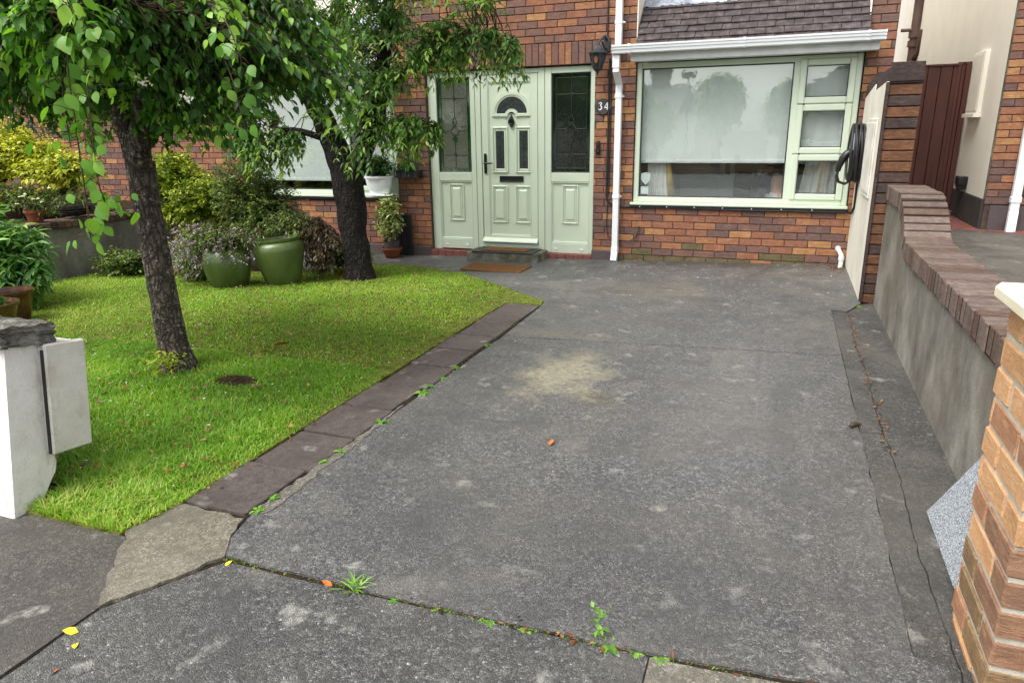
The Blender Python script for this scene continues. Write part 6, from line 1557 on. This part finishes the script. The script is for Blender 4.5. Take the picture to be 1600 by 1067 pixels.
roughen(m.build('trunk', M['bark_black'], t2, smooth='all'), 0.017, 15)
sk2 = [tuple(p) for p in (A1[20::2] + A2[16::2] + A3 + A4 + A5 + A6 + A7)]
blobs2 = [(-3.65, -1.75, 2.15, 0.62, 0.55, 0.40, 300), (-4.55, -1.75, 2.3, 0.75, 0.6, 0.45, 300), (-3.10, -1.55, 2.15, 0.35, 0.4, 0.30, 120), (-2.72, -1.5, 2.12, 0.36, 0.32, 0.26, 110), (-2.45, -1.45, 2.05, 0.22, 0.22, 0.22, 34),
          (-3.30, -1.75, 1.38, 0.34, 0.28, 0.20, 130), (-3.65, -1.85, 1.62, 0.30, 0.25, 0.25, 90), (-4.78, -2.0, 1.32, 0.45, 0.25, 0.26, 200), (-5.05, -1.95, 1.72, 0.42, 0.3, 0.3, 190), (-3.95, -1.95, 1.60, 0.22, 0.2, 0.2, 50), (-5.2, -1.8, 2.0, 0.5, 0.5, 0.4, 170),
          (-4.0, -1.6, 2.95, 1.4, 1.1, 0.5, 430), (-3.1, -1.7, 2.6, 0.7, 0.6, 0.3, 150), (-3.85, -2.05, 1.22, 0.3, 0.12, 0.12, 30)]
blobs2 = [b[:6] + (b[6] * 0.72,) for b in blobs2]
paths, arr = crown(sk2, blobs2, 13, 0.060, 0.37, 'lance', droop=0.3, frac=0.75, tint=(0.42, 0.2), young=0.25, sag=0.12, reach=0.55, spread=0.8, curve=0.3, exclude=lambda E: (E[:, 1] < -1.6) & (np.min(np.hypot(E[:, None, 0] - np.array([p.x for p in A1[::3]])[None], E[:, None, 2] - np.array([p.z for p in A1[::3]])[None]), axis=1) < 0.2) & (E[:, 2] < 2.0))
leaves_obj('crown', arr, M['leaf_cherry'], t2, 'lance', 0.3)
link('branch', twig_mesh('branch', paths, 0.006, 0.0016, M['bark_twig']), t2)

# ================================================================== WEEDS, LITTER, SMALL THINGS
def weed(x, y, z, s, label, mat='weed_leaf', kind='rosette', n=9):
    t = thing('weed', label, 'weed', (x, y, z))
    a = RNG.uniform(0, 6.28, n); D = np.stack([np.cos(a), np.sin(a), RNG.uniform(0.05, 0.5, n) if kind == 'rosette' else RNG.uniform(0.4, 1.6, n)], 1)
    P = np.tile([x, y, z], (n, 1)) + RNG.normal(size=(n, 3)) * np.array([s * .15, s * .15, 0])
    w = 0.42 if kind == 'rosette' else 0.12
    V, T, k = leaf_arrays(P, D, np.tile([0, 0, 1.0], (n, 1)), s * RNG.uniform(0.6, 1.1, n), s * w * RNG.uniform(.8, 1.2, n), 0.45, 'ovate' if kind == 'rosette' else 'lance')
    link('leaves', np_mesh('leaves', V, T, M[mat], np.repeat(RNG.uniform(0.2, 0.9, n), k)), t); return t
weed(-1.17, -6.178, -0.008, 0.062, 'grassy weed tuft growing in the joint before the driveway', kind='blade', n=26)
weed(-0.355, -6.160, -0.006, 0.060, 'broad leaved weed growing in the driveway joint', n=12)
t = weed(-0.385, -6.150, -0.006, 0.03, 'upright toothed weed behind the broad leaved weed in the joint', n=6)
pth, arr = crown([(-0.387, -6.150, -0.006)], [(-0.392, -6.145, 0.085, 0.006, 0.006, 0.02, 2)], 16, 0.020, 0.55, reach=0.2, sag=0.0, frac=0.95, tint=(0.6, 0.1), droop=-0.1); leaves_obj('stalk_leaves', arr, M['weed_leaf'], t)
for x in (-0.87, -0.71, -0.59, -0.27, -0.20, -1.02): weed(x, -6.185 + 0.03 * (x + 1.0), -0.008, 0.030, 'small weed clump growing in the driveway joint', n=14)['group'] = 'small weeds in the driveway joint'
for i, (x, y) in enumerate(((-1.785, -4.99), (-1.782, -4.56), (-1.783, -4.45), (-1.78, -4.31), (-1.782, -4.10), (-1.788, -5.9), (-1.79, -5.46), (-1.786, -5.8), (-1.785, -5.35), (-1.78, -3.6))):
    weed(x, y, 0.004, 0.05 if i < 2 else 0.035, 'small weed growing between edging slabs and driveway', n=10)['group'] = 'weeds beside the edging slabs'
weed(0.62, -1.74, 0.002, 0.07, 'small weed at the foot of the cream side wall', n=8)
weed(0.64, -1.60, 0.002, 0.05, 'tiny weed against the cream side wall', n=6)
def fallen(x, y, z, s, mat, label, group=None, rot=None):
    V, T, k = leaf_arrays(np.zeros((1, 3)), np.array([[1.0, 0, 0.05]]), np.array([[0.1, 0.2, 1.0]]), 1.0, 0.55, -0.12, 'ovate')
    o = link('fallen_leaf', np_mesh('fallen_leaf', V, T, M[mat])); o.location = (x, y, z); o.scale = (s, s, s); o.rotation_euler = (random.uniform(-.3, .3), random.uniform(-.2, .1), rot if rot is not None else random.uniform(0, 6.28))
    return tag(o, label, 'leaf', group)
fallen(-1.83, -6.63, -0.005, 0.045, 'fallen_yellow', 'yellow fallen leaf lying upright by the pavement joint'); fallen(-1.80, -6.665, -0.008, 0.035, 'fallen_yellow', 'thin yellow fallen leaf on the dark pavement')
fallen(-1.75, -6.785, -0.008, 0.03, 'fallen_orange', 'orange fallen leaf on the dark pavement'); fallen(-0.90, -4.98, 0.006, 0.05, 'fallen_orange', 'orange fallen leaf on the middle of the driveway')
fallen(-3.10, -4.17, 0.04, 0.12, 'fallen_orange', 'large orange fallen leaf on the lawn'); fallen(-1.25, -6.19, -0.008, 0.04, 'fallen_orange', 'orange fallen leaf beside the grassy weed'); fallen(-1.66, -6.22, -0.008, 0.03, 'fallen_yellow', 'yellow fallen leaf by the mortar patch')
# leaf litter on the lawn, along the edging and by the house foot
def litter():
    pts = []
    n = 1000
    X = RNG.uniform(-5.5, -2.15, n); Y = RNG.uniform(-6.0, -1.5, n); k = inside(X, Y, LAWN)
    for x, y in zip(X[k], Y[k]): pts.append((x, y, gz(x, y) + 0.034))
    nl = len(pts)
    for i in range(160): y = RNG.uniform(-5.9, -2.5); pts.append((-2.10 + RNG.normal(0, 0.022), y, 0.012))
    for i in range(150): x = RNG.uniform(-1.6, 0.62); y = -0.05 - abs(RNG.normal(0, 0.22)); pts.append((x, y, gz(x, y) + 0.006))
    for i in range(90): pts.append((RNG.uniform(0.50, 0.63), RNG.uniform(-0.4, -0.02), 0.03))
    for i in range(110): y = RNG.uniform(-4.6, -2.0); pts.append((0.548 + RNG.normal(0, 0.012), y, 0.006))
    for i in range(70): x = RNG.uniform(-1.1, 0.5); pts.append((x, -6.184 + 0.028 * max(0, x + 1.0) + 0.045 * max(0, x + 0.23) + RNG.normal(0, 0.008), -0.003))
    for i in range(60): pts.append((RNG.uniform(1.75, 2.7), RNG.uniform(0.6, 1.5), 0.315))
    P = np.array(pts); n = len(P)
    a = RNG.uniform(0, 6.28, n); D = np.stack([np.cos(a), np.sin(a), RNG.normal(0, .2, n)], 1)
    V, T, k = leaf_arrays(P, D, np.tile([0, 0, 1.0], (n, 1)) + RNG.normal(size=(n, 3)) * .3, RNG.uniform(0.012, 0.032, n) * np.where(np.arange(n) < nl, 1.35, 1.0), RNG.uniform(0.006, 0.014, n) * np.where(np.arange(n) < nl, 1.6, 1.0), -0.1)
    o = link('leaf_litter', np_mesh('leaf_litter', V, T, M['litter_leaf'], np.repeat(np.where(np.arange(n) < nl, 0.25 + 0.75 * RNG.random(n), RNG.random(n)), k))); tag(o, 'scattered brown and orange leaf litter on lawn and driveway', 'leaf litter', kind='stuff')
    n = 260; X = RNG.uniform(-4.8, -2.15, n); Y = RNG.uniform(-6.1, -2.0, n); k = inside(X, Y, LAWN); X, Y = X[k], Y[k]; X = np.round(X * 2.2) / 2.2 + RNG.normal(0, 0.12, len(X)); 
    k = inside(X, Y, LAWN); X, Y = X[k], Y[k]; n = len(X)
    X2 = RNG.uniform(-1.7, 0.6, 110); Y2 = -np.abs(RNG.normal(0, 0.9, 110)) - 0.05; 
    P = np.concatenate([np.stack([X, Y, vgz(X, Y) + 0.04], 1), np.stack([X2, Y2, vgz(X2, Y2) + 0.005], 1)]); n = len(P)
    V, T, k = leaf_arrays(P, RNG.normal(size=(n, 3)) * [1, 1, .2], np.tile([0, 0, 1.0], (n, 1)), RNG.uniform(.008, .018, n), RNG.uniform(.006, .012, n), 0.05, 'round')
    o = link('fallen_petals', np_mesh('fallen_petals', V, T, M['petal_blossom'], np.full(n * k, .6))); tag(o, 'scattered tiny white petals on lawn and driveway', 'petals', kind='stuff')
litter()
n = 700; X = RNG.uniform(-1.7, 0.5, n); Y = -6.186 + 0.028 * np.maximum(0, X + 1.0) + 0.045 * np.maximum(0, X + 0.23) + RNG.normal(0, 0.005, n)
k = RNG.random(n) < vnoise(X, Y * 0, 5, 2) * 1.2; P = np.stack([X[k], Y[k], np.full(k.sum(), -0.010)], 1)
y2 = RNG.uniform(-5.9, -3.0, 420); P2 = np.stack([np.full(420, -1.790) + RNG.normal(0, .006, 420), y2, np.full(420, -0.004)], 1); P = np.concatenate([P, P2[RNG.random(420) < vnoise(P2[:, 1], P2[:, 0] * 0, 4, 8) ** 1.5]]); n = len(P)
D = RNG.normal(size=(n, 3)); D[:, 2] = np.abs(D[:, 2]) + 0.4
V, T, k = leaf_arrays(P, D, RNG.normal(size=(n, 3)), RNG.uniform(.006, .018, n), RNG.uniform(.003, .007, n), 0.2)
tag(link('joint_moss', np_mesh('joint_moss', V, T, M['leaf_olive'], np.repeat(RNG.random(n), k))), 'thin line of moss growing in the paving joints', 'moss', kind='stuff')
m = MB(); m.tube([(0.40, -4.33, 0.012), (0.42, -4.30, 0.016), (0.45, -4.285, 0.012)], [0.008, 0.012, 0.005], 6); m.tube([(0.42, -4.30, 0.016), (0.405, -4.28, 0.012)], [0.008, 0.003], 5); tag(m.build('twig', M['bark_twig']), 'dark twig lying on the driveway joint', 'twig')
# bare earth hollow in the lawn
m = MB(); m.lathe([(0.0, 0.012), (0.07, 0.014), (0.12, 0.02), (0.14, 0.004)], (0, 0, 0), 20); m.v = [(-2.90 + a, -4.75 + b * 0.65, c + random.uniform(-.004, .004)) for a, b, c in m.v]; struct(m.build('bare_earth', M['soil']))

# ================================================================== ACROSS THE STREET (seen mirrored in the panes)
def far_house(cx, cy, w, label, chim, gable=False):
    t = thing('opposite_house', label, 'house', (cx, cy, 0))
    m = MB(); m.box(cx - w / 2, cx + w / 2, cy - 8, cy, -0.1, 2.2); m.build('wall', M['grey_wall_far'], t)
    m = MB()
    if gable: m.prism([(cx - w / 2 - 0.3, 2.1), (cx, 4.5), (cx + w / 2 + 0.3, 2.1)], cy - 8.2, cy + 0.25, 'Y')
    else: m.prism([(cy + 0.4, 2.1), (cy - 4, 3.5), (cy - 8.4, 2.1)], cx - w / 2 - 0.3, cx + w / 2 + 0.3, 'X')
    rf = m.build('roof', M['slate_far'], t)
    m = MB(); m.box(cx + chim - 0.45, cx + chim + 0.45, cy - 4.4, cy - 3.6, 3.0, 4.2); m.box(cx + chim - 0.53, cx + chim + 0.53, cy - 4.48, cy - 3.52, 4.2, 4.32); m.lathe([(0.16, 4.32), (0.13, 4.7)], (cx + chim, cy - 4, 0), 12, cap=(False, True)); m.build('chimney', M['slate_far'], rf)
    for x in (-w * 0.28, w * 0.25):
        m = MB(); m.box(cx + x - 0.9, cx + x + 0.9, cy + 0.001, cy + 0.03, 0.8, 1.9); m.build('window', M['frosted_dark'], t)
        m = MB(); ring(m, cx + x - 0.95, cx + x + 0.95, 0.75, 1.95, 0.07, cy + 0.001, cy + 0.06); m.build('window_frame', M['white_upvc'], t)
far_house(-9.6, -27, 9, 'low pale house with chimney mirrored in the large pane', 3.2)
far_house(3.4, -24, 8.4, 'pale gabled house mirrored in the small sashes', 2.2, True)
def far_tree(cx, cy, s, label):
    t = thing('street_tree', label, 'tree', (cx, cy, 0), 'trees across the street')
    m = MB(); k = limb(m, [(cx, cy, -0.1), (cx, cy, 1.5 * s), (cx + 0.1, cy, 3 * s), (cx, cy, 4.5 * s)], [0.2, 0.16, 0.1, 0.03], 10); m.build('trunk', M['bark_grey'], t)
    p, a = crown([tuple(q) for q in k[4:]], [(cx, cy, 3.4 * s, 1.5 * s, 1.4 * s, 1.7 * s, 420)], 9, 0.17, 0.5, reach=1.6, sag=0.1, droop=0.3); leaves_obj('crown', a, M['leaf_olive'], t)
far_tree(-2.5, -20.5, 0.68, 'broad street tree mirrored in the middle of the large pane'); far_tree(-0.1, -20.0, 0.6, 'smaller street tree mirrored beside the broad one'); far_tree(-4.9, -21, 0.5, 'low street tree mirrored before the chimney')
t = thing('street_lamp', 'thin street lamp mirrored at the top of the large pane', 'lamp', (-4.7, -29, 0))
m = MB(); m.tube([(-4.7, -29, -0.1), (-4.7, -29, 3.6), (-4.7, -28.7, 3.8)], [0.05, 0.04, 0.03], 8); m.build('pole', M['dark_metal'], t)
m = MB(); m.box(-5.0, -4.4, -28.9, -28.5, 3.7, 3.95, 0.03); m.build('lamp_head', M['dark_metal'], t)

for o in S.objects:
    if '_w' in o: del o['_w']
